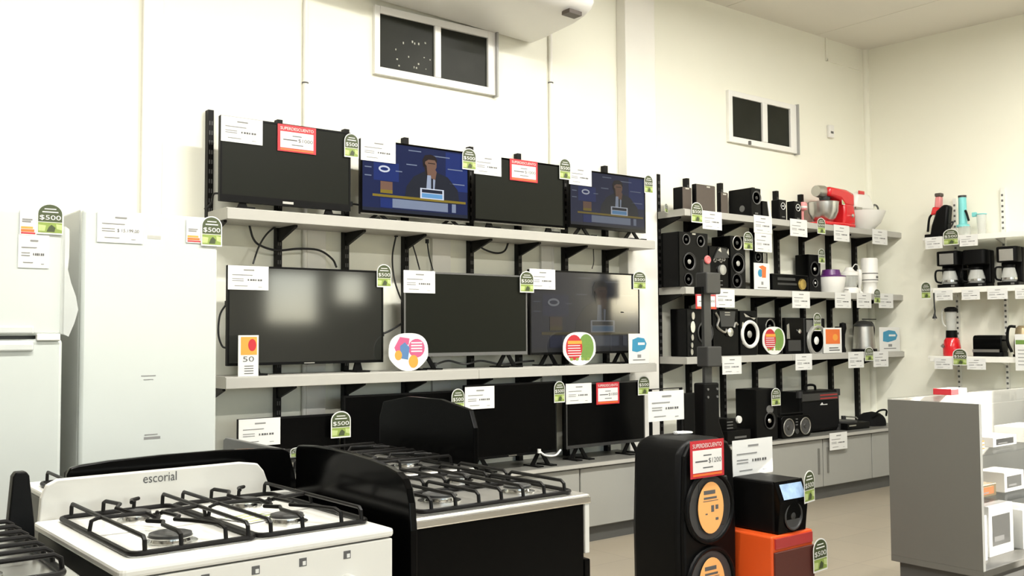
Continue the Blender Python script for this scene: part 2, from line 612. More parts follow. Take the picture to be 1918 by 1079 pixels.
# ceiling lamps (all outside the picture)
k = 0
for lx, ly in ((0.6, 2.5), (2.9, 2.5), (5.0, 2.4), (6.6, 2.0), (1.2, -0.8), (4.2, -0.8)):
    t = thing('ceiling_lamp', 'white twin tube lamp fixed under the ceiling', 'lamp', (lx, ly, CEIL), 0, 'ceiling lamps')
    MB().box(-0.62, 0.62, -0.09, 0.09, -0.05, 0).build('housing', 'white_plastic', t, bevel=0.01)
    for dy in (-0.045, 0.045):
        MB().lathe([(0.013, -0.59), (0.013, 0.59)], (0, dy, -0.07), 'x', 10).build('tube', 'lamp_tube', t)
    ld = bpy.data.lights.new('lamp_light', 'AREA')
    ld.shape = 'RECTANGLE'
    ld.size = 1.2
    ld.size_y = 0.15
    ld.energy = LAMP_POWER * (0.5 if lx > 6 else 1.0)
    ld.color = (1.0, 0.98, 0.92)
    lo = bpy.data.objects.new('lamp_light', ld)
    COL.objects.link(lo)
    lo.parent = t
    lo.location = (0, 0, -0.09)

# ------------------------------------------------------------------ air conditioner
AX0, AX1 = 2.35, 4.0
t = thing('air_conditioner', 'large white air conditioner hung high on the wall by the upper window', 'air conditioner', (AX1, YW, 0))
t.rotation_euler = (0, math.radians(2.2), 0)
prof = [onX(*q, AX1) for q in ((995, 82), (1018, 73), (1040, 62), (1075, 45), (1095, 31), (1108, 18), (1113, 5))]
pts = [(min(p.y - YW, -0.002), p.z) for p in prof]
zA = pts[0][1]
pts = [(u, v - zA) for u, v in pts]
t.location.z = zA
pts = pts + [(pts[-1][0], pts[-1][1] + 0.16), (pts[-1][0] + 0.05, pts[-1][1] + 0.2), (-0.002, pts[-1][1] + 0.2)]
MB().prism(pts, AX0 - AX1, 0, 'x').build('body', 'frame_white', t, bevel=0.012, smooth=True)
zb = pts[3][1]
MB().box(-0.17, -0.07, pts[4][0] - 0.05, pts[4][0] + 0.02, zb - 0.005, zb + 0.02).build('drain_port', 'brown_vinyl', t)
for k in range(6):
    z = pts[6][1] + 0.02 + 0.022 * k
    MB().box(AX0 - AX1 + 0.05, -0.03, pts[6][0] - 0.006, pts[6][0] + 0.01, z, z + 0.012).build('louvre_slat', 'dark_grey' if k % 2 == 0 else 'frame_white', t)
for xx in (AX0 - AX1 + 0.15, -0.15):
    MB().box(xx - 0.015, xx + 0.015, -0.05, -0.02, pts[-1][1], CEIL - zA - 0.08).build('hanger', 'frame_white', t)

# ================================================================== shelves and cabinets
def shelf(name, label, x0, x1, z, th=0.058, split=None, y0=YS, y1=YW - 0.045, m='laminate'):
    t = thing(name, label, 'shelf', (x0, y0, z))
    xs_ = [0] + ([s_ - x0 for s_ in split] if split else []) + [x1 - x0]
    for a, b_ in zip(xs_[:-1], xs_[1:]):
        MB().box(a + (0.002 if a else 0), b_, 0.012, y1 - y0, -th, 0).build('board', m, t)
        MB().box(a + (0.002 if a else 0), b_, 0, 0.012, -th, -0.004).build('front_edge', m, t, bevel=0.002)
    return t


TVX0, TVX1 = onY(426, 387, YS).x, onY(1227, 452, YS).x
shelf('wall_shelf', 'long grey laminate shelf holding the top row of televisions', TVX0, TVX1, Z_UP)
shelf('wall_shelf', 'long grey laminate shelf in two lengths under the middle row of televisions', TVX0, TVX1, Z_MID, split=[onY(897, 690, YS).x])
ABX0, ABX1 = 5.15, 8.0
for z, nm in ((ZR[0], 'top grey shelf of the audio bay with the red stand mixer'), (ZR[1], 'grey shelf of the audio bay with the purple lidded cooker'),
              (ZR[2], 'lowest grey shelf of the audio bay with the white ringed speaker')):
    shelf('wall_shelf', nm, ABX0, ABX1 - 0.02, z, th=0.05, split=[onY(1480, 430, YS).x])

ztop_u = onY(391, 206, 4.84).z


def upright(px, py, zs, label, group, zt, depth=0.20, z0=ZCAB):
    X = onY(px, py, 4.84).x
    t = thing('shelf_upright', label, 'upright', (X, YW, z0), 0, group)
    m = MB().box(-0.015, 0.015, -0.04, 0, 0, zt - z0)
    m.build('rail', 'black_metal', t)
    m = MB()
    z = 0.03
    while z < zt - z0 - 0.03:
        m.box(-0.009, -0.003, -0.0405, -0.04, z, z + 0.022)
        m.box(0.003, 0.009, -0.0405, -0.04, z, z + 0.022)
        z += 0.05
    so = m.build('slot', 'slot', t)
    so['kind'] = 'stuff'
    for z, th in zs:
        zz = z - th - z0
        MB().prism([(-0.04, zz), (-0.04 - depth, zz), (-0.04 - depth, zz - 0.012), (-0.04, zz - 0.075)], -0.008, 0.008, 'x').build('bracket', 'black_metal', t)


for px, wh in ((392, 'at the refrigerator end of the television shelves'), (522, 'behind the first top shelf television and its red card'), (648, 'under the green tag of the first top shelf television'),
               (760, 'behind the bright press conference television'), (882, 'between the bright picture and the dark television with red card'), (972, 'behind the top television with red card between lit screens'),
               (1059, 'at the near edge of the dim press conference television'), (1135, 'behind the dim press conference television')):
    upright(px, 440, ((Z_UP, 0.058), (Z_MID, 0.058)), 'black slotted upright ' + wh, 'uprights behind the televisions', ztop_u)
for px, wh in ((1237, 'at the open end of the audio shelves'), (1292, 'behind the small brown loudspeaker'), (1356, 'behind the narrow brown loudspeaker'), (1416, 'behind the black subwoofer box and compact stereo'),
               (1461, 'behind the first desktop speaker'), (1508, 'behind the pink tool and the red mixer bowl'), (1558, 'behind the red mixer and the purple lidded cooker'), (1607, 'behind the cream mixer and the steel jug kettle')):
    upright(px, 700, ((ZR[0], 0.05), (ZR[1], 0.05), (ZR[2], 0.05)), 'black slotted upright ' + wh, 'uprights of the audio bay', onY(1228, 326, 4.84).z)


def cabinet(x0, x1, label, handle=None):
    t = thing('low_cabinet', label, 'cabinet', (x0, YC, 0))
    W = x1 - x0
    MB().box(0, W, 0.03, YW - YC - 0.005, 0.09, ZCAB - 0.03).build('body', 'laminate_dark', t)
    MB().box(0, W, 0.04, YW - YC - 0.01, 0, 0.09).build('plinth', 'plinth', t)
    d = MB().box(0.006, W - 0.006, 0.008, 0.03, 0.10, ZCAB - 0.035).build('door', 'cabinet', t, bevel=0.003)
    if handle is not None:
        MB().box(handle - 0.012, handle + 0.012, 0.002, 0.010, 0.20, 0.40).build('handle', 'laminate_dark', d, bevel=0.004)
    return t


TC0, TC1 = 1.80, 4.76
s1 = onY(1088, 890, YC).x
cabinet(TC0, 2.92, 'grey low cabinet under the small television, behind the gas stoves')
cabinet(2.92, s1, 'grey low cabinet in the middle below the bottom row of televisions')
cabinet(s1, TC1, 'grey low cabinet beside the big black party speaker')
t = thing('worktop', 'dark grey worktop carrying the bottom row of televisions', 'worktop', (TC0, YC, ZCAB - 0.03))
MB().box(-0.01, TC1 - TC0, -0.012, YW - YC, 0, 0.03).build('board', 'laminate_dark', t, bevel=0.003)
MB().box(-0.01, TC1 - TC0, -0.014, -0.012, 0.004, 0.026).build('edge_band', 'laminate', t)
AC0, AC1 = 5.18, 7.93
s2, s3 = onY(1544, 880, YC).x, onY(1635, 860, YC).x
cabinet(AC0, 5.9, 'grey low cabinet hidden behind the party speakers below the audio shelves')
cabinet(5.9, s2, 'grey low cabinet with recessed grip below the boombox', s2 - 5.9 - 0.06)
cabinet(s2, s3, 'grey low cabinet with a price card hung over its door', 0.06)
cabinet(s3, AC1, 'grey low cabinet in the room corner behind the display counter')
t = thing('worktop', 'dark grey worktop carrying the boombox and guitar amplifier', 'worktop', (AC0, YC, ZCAB - 0.03))
MB().box(-0.01, AC1 - AC0, -0.012, YW - YC, 0, 0.03).build('board', 'laminate_dark', t, bevel=0.003)
MB().box(-0.01, AC1 - AC0, -0.014, -0.012, 0.004, 0.026).build('edge_band', 'laminate', t)

# white shelves on the right wall
SR = []
for (px, py, nm) in ((1727, 446, 'white wall shelf with the teal juicer'), (1742, 540, 'white wall shelf with the black coffee makers'), (1737, 667, 'white wall shelf with the red blender and toaster')):
    s_, z = onR(px, py, 0.30)
    SR.append(z)
    t = thing('wall_shelf', nm, 'shelf', R3(s_, 0.30, z), RZ_R)
    MB().box(0, 1.9, 0.01, 0.265, -0.022, 0).build('board', 'white_shelf', t, bevel=0.002)
    MB().box(0.02, 1.9, 0, 0.01, -0.045, 0).build('front_edge', 'white_shelf', t, bevel=0.002)
for px in (1792, 1882):
    s_, z = onR(px, 450, 0.0)
    zt = onR(px, 372 if px < 1800 else 352, 0.0)[1]
    t = thing('shelf_upright', 'white slotted wall upright behind ' + ('the teal juicer' if px < 1800 else 'the steel stripped coffee maker'), 'upright', R3(s_, 0.0, 0.75), RZ_R, 'white uprights on the right wall')
    MB().box(-0.013, 0.013, -0.03, 0, 0, zt - 0.75).build('rail', 'white_shelf', t)
    m = MB()
    z = 0.03
    while z < zt - 0.8:
        m.box(-0.008, 0.008, -0.0305, -0.03, z, z + 0.018)
        z += 0.045
    so = m.build('slot', 'mid_grey', t)
    so['kind'] = 'stuff'
    for z in SR:
        zz = z - 0.022 - 0.75
        MB().prism([(-0.03, zz), (-0.22, zz), (-0.22, zz - 0.01), (-0.03, zz - 0.05)], -0.006, 0.006, 'x').build('bracket', 'white_shelf', t)

# ================================================================== price cards, tags and signs
def sheet_thing(name, label, cat, x0, y0, x1, y1, Y, group=None, tilt=0.0, rz=0.0):
    """a flat card seen in the pixel box, lying in the plane Y"""
    a = onY(x0, (y0 + y1) / 2, Y)
    b = onY(x1, (y0 + y1) / 2, Y)
    xm = (x0 + x1) / 2
    zt, zb = onY(xm, y0, Y).z, onY(xm, y1, Y).z
    t = thing(name, label, cat, ((a.x + b.x) / 2, Y, zb), rz, group, rx=tilt)
    return t, b.x - a.x, zt - zb


def price_print(t, w, h, y=-0.0012, price=None):
    m = MB()
    m.box(-w * 0.12, w * 0.14, y, y + 0.0006, h * 0.80, h * 0.85)
    m.box(-w * 0.40, w * 0.10, y, y + 0.0006, h * 0.60, h * 0.63)
    m.box(-w * 0.40, -w * 0.12, y, y + 0.0006, h * 0.44, h * 0.465)
    m.box(-w * 0.40, -w * 0.12, y, y + 0.0006, h * 0.36, h * 0.385)
    m.box(-w * 0.34, -w * 0.02, y, y + 0.0006, h * 0.15, h * 0.175)
    m.box(w * 0.24, w * 0.34, y, y + 0.0006, h * 0.12, h * 0.135)
    m.build('small_print', 'ink_soft', t)['kind'] = 'stuff'
    m = MB()
    if price:
        text(m, price, w * 0.17, h * 0.40, w * 0.48, y)
    else:
        for k in range(6):
            m.box(-w * 0.02 + w * 0.062 * k, -w * 0.02 + w * 0.062 * k + w * (0.045 if k % 3 else 0.03), y, y + 0.0006, h * 0.38, h * 0.45)
    m.build('price_figures', 'ink', t)['kind'] = 'stuff'


def price_card(label, x0, y0, x1, y1, Y, price=None, name='price_card', group=None, tilt=0.0, rz=0.0):
    t, w, h = sheet_thing(name, label, 'price card', x0, y0, x1, y1, Y, group, tilt, rz)
    MB().box(-w / 2, w / 2, 0, 0.0012, 0, h).build('sheet', 'paper', t)
    price_print(t, w, h, price=price)
    return t


def discount_card(label, x0, y0, x1, y1, Y, price='$1000', tilt=0.0, rz=0.0):
    t, w, h = sheet_thing('discount_card', label, 'discount card', x0, y0, x1, y1, Y, None, tilt, rz)
    discount_parts(t, w, h, price)
    return t


def discount_parts(t, w, h, price):
    MB().box(-w / 2, w / 2, 0, 0.0015, 0, h).build('sheet', 'red_print', t)
    MB().box(-w * 0.43, w * 0.43, -0.0008, 0, h * 0.14, h * 0.74).build('white_panel', 'paper', t)
    MB().box(-w * 0.43, w * 0.43, -0.0008, 0, h * 0.05, h * 0.11).build('orange_strip', 'orange_print', t)
    m = MB()
    text(m, 'SUPERDESCUENTO', 0, h * 0.86, w * 0.86, -0.001, h * 0.11)
    m.build('heading', 'paper', t)
    m = MB()
    text(m, price, w * 0.22, h * 0.44, w * 0.38, -0.0014, h * 0.15)
    m.box(-w * 0.36, w * 0.0, -0.0012, -0.0006, h * 0.42, h * 0.46)
    m.box(-w * 0.12, w * 0.12, -0.0012, -0.0006, h * 0.58, h * 0.61)
    m.box(-w * 0.14, w * 0.16, -0.0012, -0.0006, h * 0.25, h * 0.28)
    m.build('price_figures', 'ink', t)['kind'] = 'stuff'


def arch(w, h, inset=0.0, z0=0.0, n=12):
    r = w / 2 - inset
    hh = h - w / 2
    pts = [(-r, z0 + inset), (r, z0 + inset)]
    ry = min(h * 0.34, w / 2) - inset
    zc = h - min(h * 0.34, w / 2)
    for i in range(n + 1):
        a = PI * i / n
        pts.append((r * math.cos(a), zc + ry * math.sin(a)))
    return pts


def arch_parts(t, w, h):
    MB().prism(arch(w, h), 0, 0.0012).build('sheet', 'paper', t)
    zc = h * 0.66
    up = [(-w * 0.45, h * 0.40), (w * 0.45, h * 0.40)] + [q for q in arch(w, h, w * 0.05) if q[1] > zc - 1e-6]
    MB().prism(up, -0.0006, 0).build('dark_field', 'tag_dark', t)
    MB().prism([(-w * 0.45, h * 0.05), (w * 0.45, h * 0.05), (w * 0.45, h * 0.38), (-w * 0.45, h * 0.38)], -0.0006, 0).build('lime_field', 'tag_lime', t)
    m = MB()
    text(m, '$500', 0, h * 0.53, w * 0.80, -0.0010, h * 0.17)
    m.box(-w * 0.30, w * 0.30, -0.0010, -0.0006, h * 0.70, h * 0.735)
    m.box(-w * 0.22, w * 0.22, -0.0010, -0.0006, h * 0.80, h * 0.83)
    m.build('lettering', 'paper', t)
    MB().prism([(-w * 0.14, h * 0.08), (w * 0.16, h * 0.08), (w * 0.20, h * 0.22), (w * 0.05, h * 0.31), (-w * 0.05, h * 0.24)], -0.0010, -0.0006).build('motif', 'tag_dark', t)
    MB().prism([(-w * 0.44, h * 0.10), (-w * 0.2, h * 0.10), (-w * 0.16, h * 0.28), (-w * 0.44, h * 0.30)], -0.0009, -0.0006).build('leaf', 'tag_pale', t)
    MB().prism([(w * 0.25, h * 0.18), (w * 0.44, h * 0.14), (w * 0.44, h * 0.32), (w * 0.22, h * 0.34)], -0.0009, -0.0006).build('leaf', 'tag_pale', t)


def arch_tag(label, x0, y0, x1, y1, Y, rz=0.0, group=None, tilt=0.0):
    t, w, h = sheet_thing('promotion_tag', label, 'promotion tag', x0, y0, x1, y1, Y, group, tilt, rz)
    arch_parts(t, w, h)
    return t


# ================================================================== televisions
def picture(t, X0, X1, Z0, Z1, y, suf=''):
    W, H = X1 - X0, Z1 - Z0

    def q(name, pts, m, lay):
        MB().prism([(X0 + u * W, Z0 + v * H) for u, v in pts], y - 0.0003 * lay, y + 0.0002 - 0.0003 * lay).build(name, m + suf, t)

    def rc(a, b, c, d):
        return [(a, c), (b, c), (b, d), (a, d)]
    q('picture_backdrop', rc(0, 1, 0, 1), 'pic_blue', 0)
    q('picture_backdrop', rc(0.78, 1, 0.40, 0.98), 'pic_blue2', 1)
    q('picture_backdrop', rc(0.10, 0.33, 0.45, 0.72), 'pic_blue2', 1)
    q('picture_suit', [(0.38, 0.20), (0.92, 0.20), (0.90, 0.42), (0.80, 0.60), (0.68, 0.66), (0.58, 0.66), (0.47, 0.56), (0.40, 0.40)], 'pic_suit', 2)
    q('picture_shirt', [(0.585, 0.28), (0.665, 0.28), (0.68, 0.62), (0.60, 0.62)], 'pic_shirt', 3)
    q('picture_tie', [(0.635, 0.28), (0.655, 0.28), (0.655, 0.56), (0.635, 0.56)], 'pic_suit', 4)
    q('picture_face', [(0.585, 0.60), (0.665, 0.60), (0.672, 0.68), (0.688, 0.73), (0.690, 0.80), (0.675, 0.85), (0.62, 0.865), (0.578, 0.85), (0.566, 0.78), (0.572, 0.70)], 'pic_skin', 4)
    q('picture_hair', [(0.558, 0.72), (0.552, 0.82), (0.575, 0.895), (0.63, 0.915), (0.675, 0.895), (0.695, 0.84), (0.690, 0.79), (0.672, 0.835), (0.61, 0.835), (0.578, 0.80), (0.572, 0.72)], 'pic_hair', 5)
    q('picture_hand', [(0.635, 0.56), (0.675, 0.54), (0.690, 0.66), (0.668, 0.71), (0.640, 0.70), (0.630, 0.64)], 'pic_skin', 6)
    q('picture_brow', [(0.605, 0.775), (0.675, 0.775), (0.675, 0.788), (0.605, 0.788)], 'pic_hair', 5)
    q('picture_shadow', [(0.566, 0.78), (0.572, 0.70), (0.585, 0.60), (0.600, 0.60), (0.592, 0.74)], 'pic_hair', 5)
    q('picture_nameplate', rc(0.53, 0.76, 0.245, 0.40), 'pic_white', 6)
    q('picture_nameplate', rc(0.545, 0.745, 0.335, 0.385), 'pic_dark', 7)
    q('picture_nameplate', rc(0.545, 0.745, 0.26, 0.325), 'pic_cyan', 7)
    q('picture_logo', ellipse(0.195, 0.62, 0.052, 0.05, 16), 'pic_white', 6)
    q('picture_logo', ellipse(0.195, 0.62, 0.036, 0.025, 14), 'pic_blue2', 7)
    q('picture_inset', rc(0.16, 0.27, 0.27, 0.44), 'pic_skin', 5)
    q('picture_inset', rc(0.16, 0.27, 0.27, 0.32), 'pic_yellow', 6)
    q('picture_ticker', rc(0.09, 0.98, 0.215, 0.250), 'pic_yellow', 3)
    q('picture_ticker', rc(0.16, 0.80, 0.07, 0.20), 'pic_strip', 5)
    q('picture_ticker', rc(0.16, 0.27, 0.06, 0.20), 'pic_blue2', 6)
    q('picture_ticker', rc(0, 1, 0.0, 0.05), 'pic_dark', 5)
    q('picture_ticker', rc(0.84, 0.88, 0.07, 0.20), 'pic_strip', 5)
    for (a, b, c) in ((0.42, 0.54, 0.93), (0.66, 0.82, 0.89), (0.40, 0.50, 0.72), (0.80, 0.95, 0.72), (0.82, 0.97, 0.50), (0.02, 0.08, 0.62), (0.02, 0.08, 0.5), (0.30, 0.36, 0.6)):
        q('picture_wordmark', rc(a, b, c, c + 0.014), 'pic_strip', 2)


def television(label, x0, x1, yt, zshelf, zbot, Yf, feet='v', scr='screen_matte', pic=None, chin=0.02, tiltz=0.0, bezel='black_plastic', edge=None, group=None, trim=False):
    a = onY(x0, yt, Yf)
    b = onY(x1, yt, Yf)
    W = b.x - a.x
    zt = a.z
    t = thing('television', label, 'television', ((a.x + b.x) / 2, Yf, zshelf), tiltz, group)
    z0, z1 = zbot - zshelf, zt - zshelf
    MB().box(-W / 2, W / 2, 0.004, 0.028, z0, z1).build('case', bezel, t, bevel=0.003)
    MB().prism([(0.028, z0 + 0.02), (0.075, z0 + 0.05), (0.075, z0 + (z1 - z0) * 0.55), (0.028, z0 + (z1 - z0) * 0.75)], -W * 0.36, W * 0.36, 'x').build('back_housing', 'black_plastic', t)
    bz = 0.010
    MB().box(-W / 2 + bz, W / 2 - bz, 0.002, 0.004, z0 + chin, z1 - bz).build('screen', scr, t)
    m = MB()
    m.box(-W / 2, -W / 2 + bz, 0, 0.004, z0, z1).box(W / 2 - bz, W / 2, 0, 0.004, z0, z1).box(-W / 2 + bz, W / 2 - bz, 0, 0.004, z1 - bz, z1).box(-W / 2 + bz, W / 2 - bz, 0, 0.004, z0, z0 + chin)
    m.build('bezel', edge or bezel, t)
    if edge is None:
        MB().box(-0.03, 0.03, -0.0006, 0, z0 + chin * 0.3, z0 + chin * 0.65).build('badge', 'steel_dull', t)
    if trim:
        MB().box(-W / 2, W / 2, -0.003, 0.006, z0 - 0.003, z0 + 0.005).build('bottom_trim', 'chrome', t)
    for sx in (-1, 1):
        cx = sx * W * 0.33
        if feet == 'v':
            m = MB()
            m.prism([(cx - 0.005, z0 + 0.004), (cx + 0.02, z0 + 0.004), (cx + 0.075, 0.0), (cx + 0.045, 0.0)], 0.008, 0.02)
            m.prism([(cx + 0.005, z0 + 0.004), (cx - 0.02, z0 + 0.004), (cx - 0.075, 0.0), (cx - 0.045, 0.0)], 0.022, 0.034)
            m.box(cx + 0.03, cx + 0.075, -0.05, 0.09, 0, 0.008)
            m.box(cx - 0.075, cx - 0.03, -0.05, 0.09, 0, 0.008)
            m.build('foot', 'black_plastic', t)
        else:
            m = MB().prism([(cx - 0.015, z0 + 0.004), (cx + 0.015, z0 + 0.004), (cx + 0.03, 0.0), (cx - 0.03, 0.0)], 0.010, 0.024)
            m.box(cx - 0.04, cx + 0.04, -0.05, 0.10, 0, 0.010)
            m.build('foot', 'black_plastic', t)
    if pic is not None:
        picture(t, -W / 2 + bz, W / 2 - bz, z0 + chin, z1 - bz, 0.0015, pic)
    return t


YT = 4.64
television('black flat television on the top shelf beside the tall left end upright', 413, 657, 215, Z_UP, 1.968, YT, 'b', chin=0.035)
television('top shelf television showing a bright press conference picture', 676, 878, 258, Z_UP, 1.962, YT, 'v', pic='', edge='black_gloss', trim=True)
television('black television with red discount card, between the two lit screens', 888, 1056, 288, Z_UP, 1.968, YT, 'b', edge='black_gloss', trim=True)
television('top shelf television with a dim press conference picture at the shelf end', 1066, 1208, 314, Z_UP, 1.985, YT, 'v', pic='_dim', edge='black_gloss')
TM = 4.66
television('large glossy television on the middle shelf reflecting a window', 427, 718, 496, Z_MID, 1.150, TM, 'b', scr='screen', chin=0.014)
television('large television on the middle shelf between the window reflection and the faint picture', 757, 987, 507, Z_MID, 1.175, TM, 'v', scr='screen_matte', chin=0.02, edge='mid_grey')
television('large television on the middle shelf with a faint washed out picture', 992, 1197, 504, Z_MID, 1.170, TM, 'v', scr='screen', pic='_faint', chin=0.014)
TL = 4.62
television('small black television low on the cabinet beside the refrigerator', 447, 636, 786, ZCAB, 0.545, TL, 'b', scr='screen_black', chin=0.014)
television('black television on the cabinet with only a promotion tag on its corner', 644, 864, 742, ZCAB, 0.56, TL - 0.02, 'b', scr='screen_black', chin=0.014)
television('black television on the cabinet with a white price card on its corner', 871, 1042, 722, ZCAB, 0.575, TL - 0.06, 'v', scr='screen_black', chin=0.014)
television('black television with grey lower bezel and red discount card on the cabinet', 1060, 1207, 719, ZCAB, 0.575, TL, 'v', scr='screen_black', chin=0.02, edge='dark_grey')

yc = YT - 0.004
price_card('white price card on the television by the tall left upright', 414, 221, 492, 268, yc)
price_card('white price card covering a corner of the bright picture', 676, 262, 741, 303, yc)
price_card('white price card on the top television between the two lit screens', 888, 291, 939, 328, yc)
price_card('white price card on the dim press conference television', 1066, 313, 1108, 347, yc)
discount_card('red framed discount card on the television by the tall left upright', 520, 236, 592, 286, yc)
discount_card('red framed discount card on the top television between the two lit screens', 955, 300, 1007, 340, yc)
arch_tag('green arched tag on the corner of the television by the tall left upright', 645, 250, 672, 295, yc - 0.004)
arch_tag('green arched tag on the corner of the bright press conference television', 866, 278, 892, 318, yc - 0.004)
arch_tag('green arched tag next to the dim press conference television', 1048, 297, 1069, 336, yc - 0.004)
arch_tag('green arched tag at the free end of the top television shelf', 1207, 328, 1223, 362, yc - 0.004)
yc = TM - 0.004
price_card('white price card on the large television reflecting a window', 427, 498, 503, 543, yc)
price_card('white price card on the middle large television of the middle shelf', 756, 507, 815, 549, yc)
price_card('white price card on the television with the washed out picture', 992, 504, 1040, 542, yc - 0.003)
arch_tag('green arched tag on the corner of the television reflecting a window', 706, 495, 733, 538, yc - 0.004)
arch_tag('green arched tag between the two large televisions on the middle shelf', 974, 508, 1000, 548, yc - 0.008)
arch_tag('green arched tag at the free end of the middle television shelf', 1186, 508, 1210, 542, yc - 0.004)
yc = TL - 0.004
price_card('white price card on the small low television beside the refrigerator', 447, 784, 525, 835, yc)
price_card('white price card on a black television standing on the cabinet', 871, 724, 926, 766, yc - 0.06)
price_card('white price card beside the red discount card on the low television', 1060, 718, 1108, 756, yc)
discount_card('red framed discount card on the television standing on the cabinet', 1117, 716, 1160, 757, yc)
arch_tag('green arched tag on the small low television beside the refrigerator', 620, 770, 657, 820, yc - 0.03)
arch_tag('green arched tag on the low television behind the stoves', 846, 728, 870, 772, yc - 0.07)
arch_tag('green arched tag between the two right low televisions on the cabinet', 1038, 714, 1058, 754, yc - 0.064)
arch_tag('green arched tag above the white sign at the cabinet end', 1195, 704, 1217, 740, yc - 0.004)


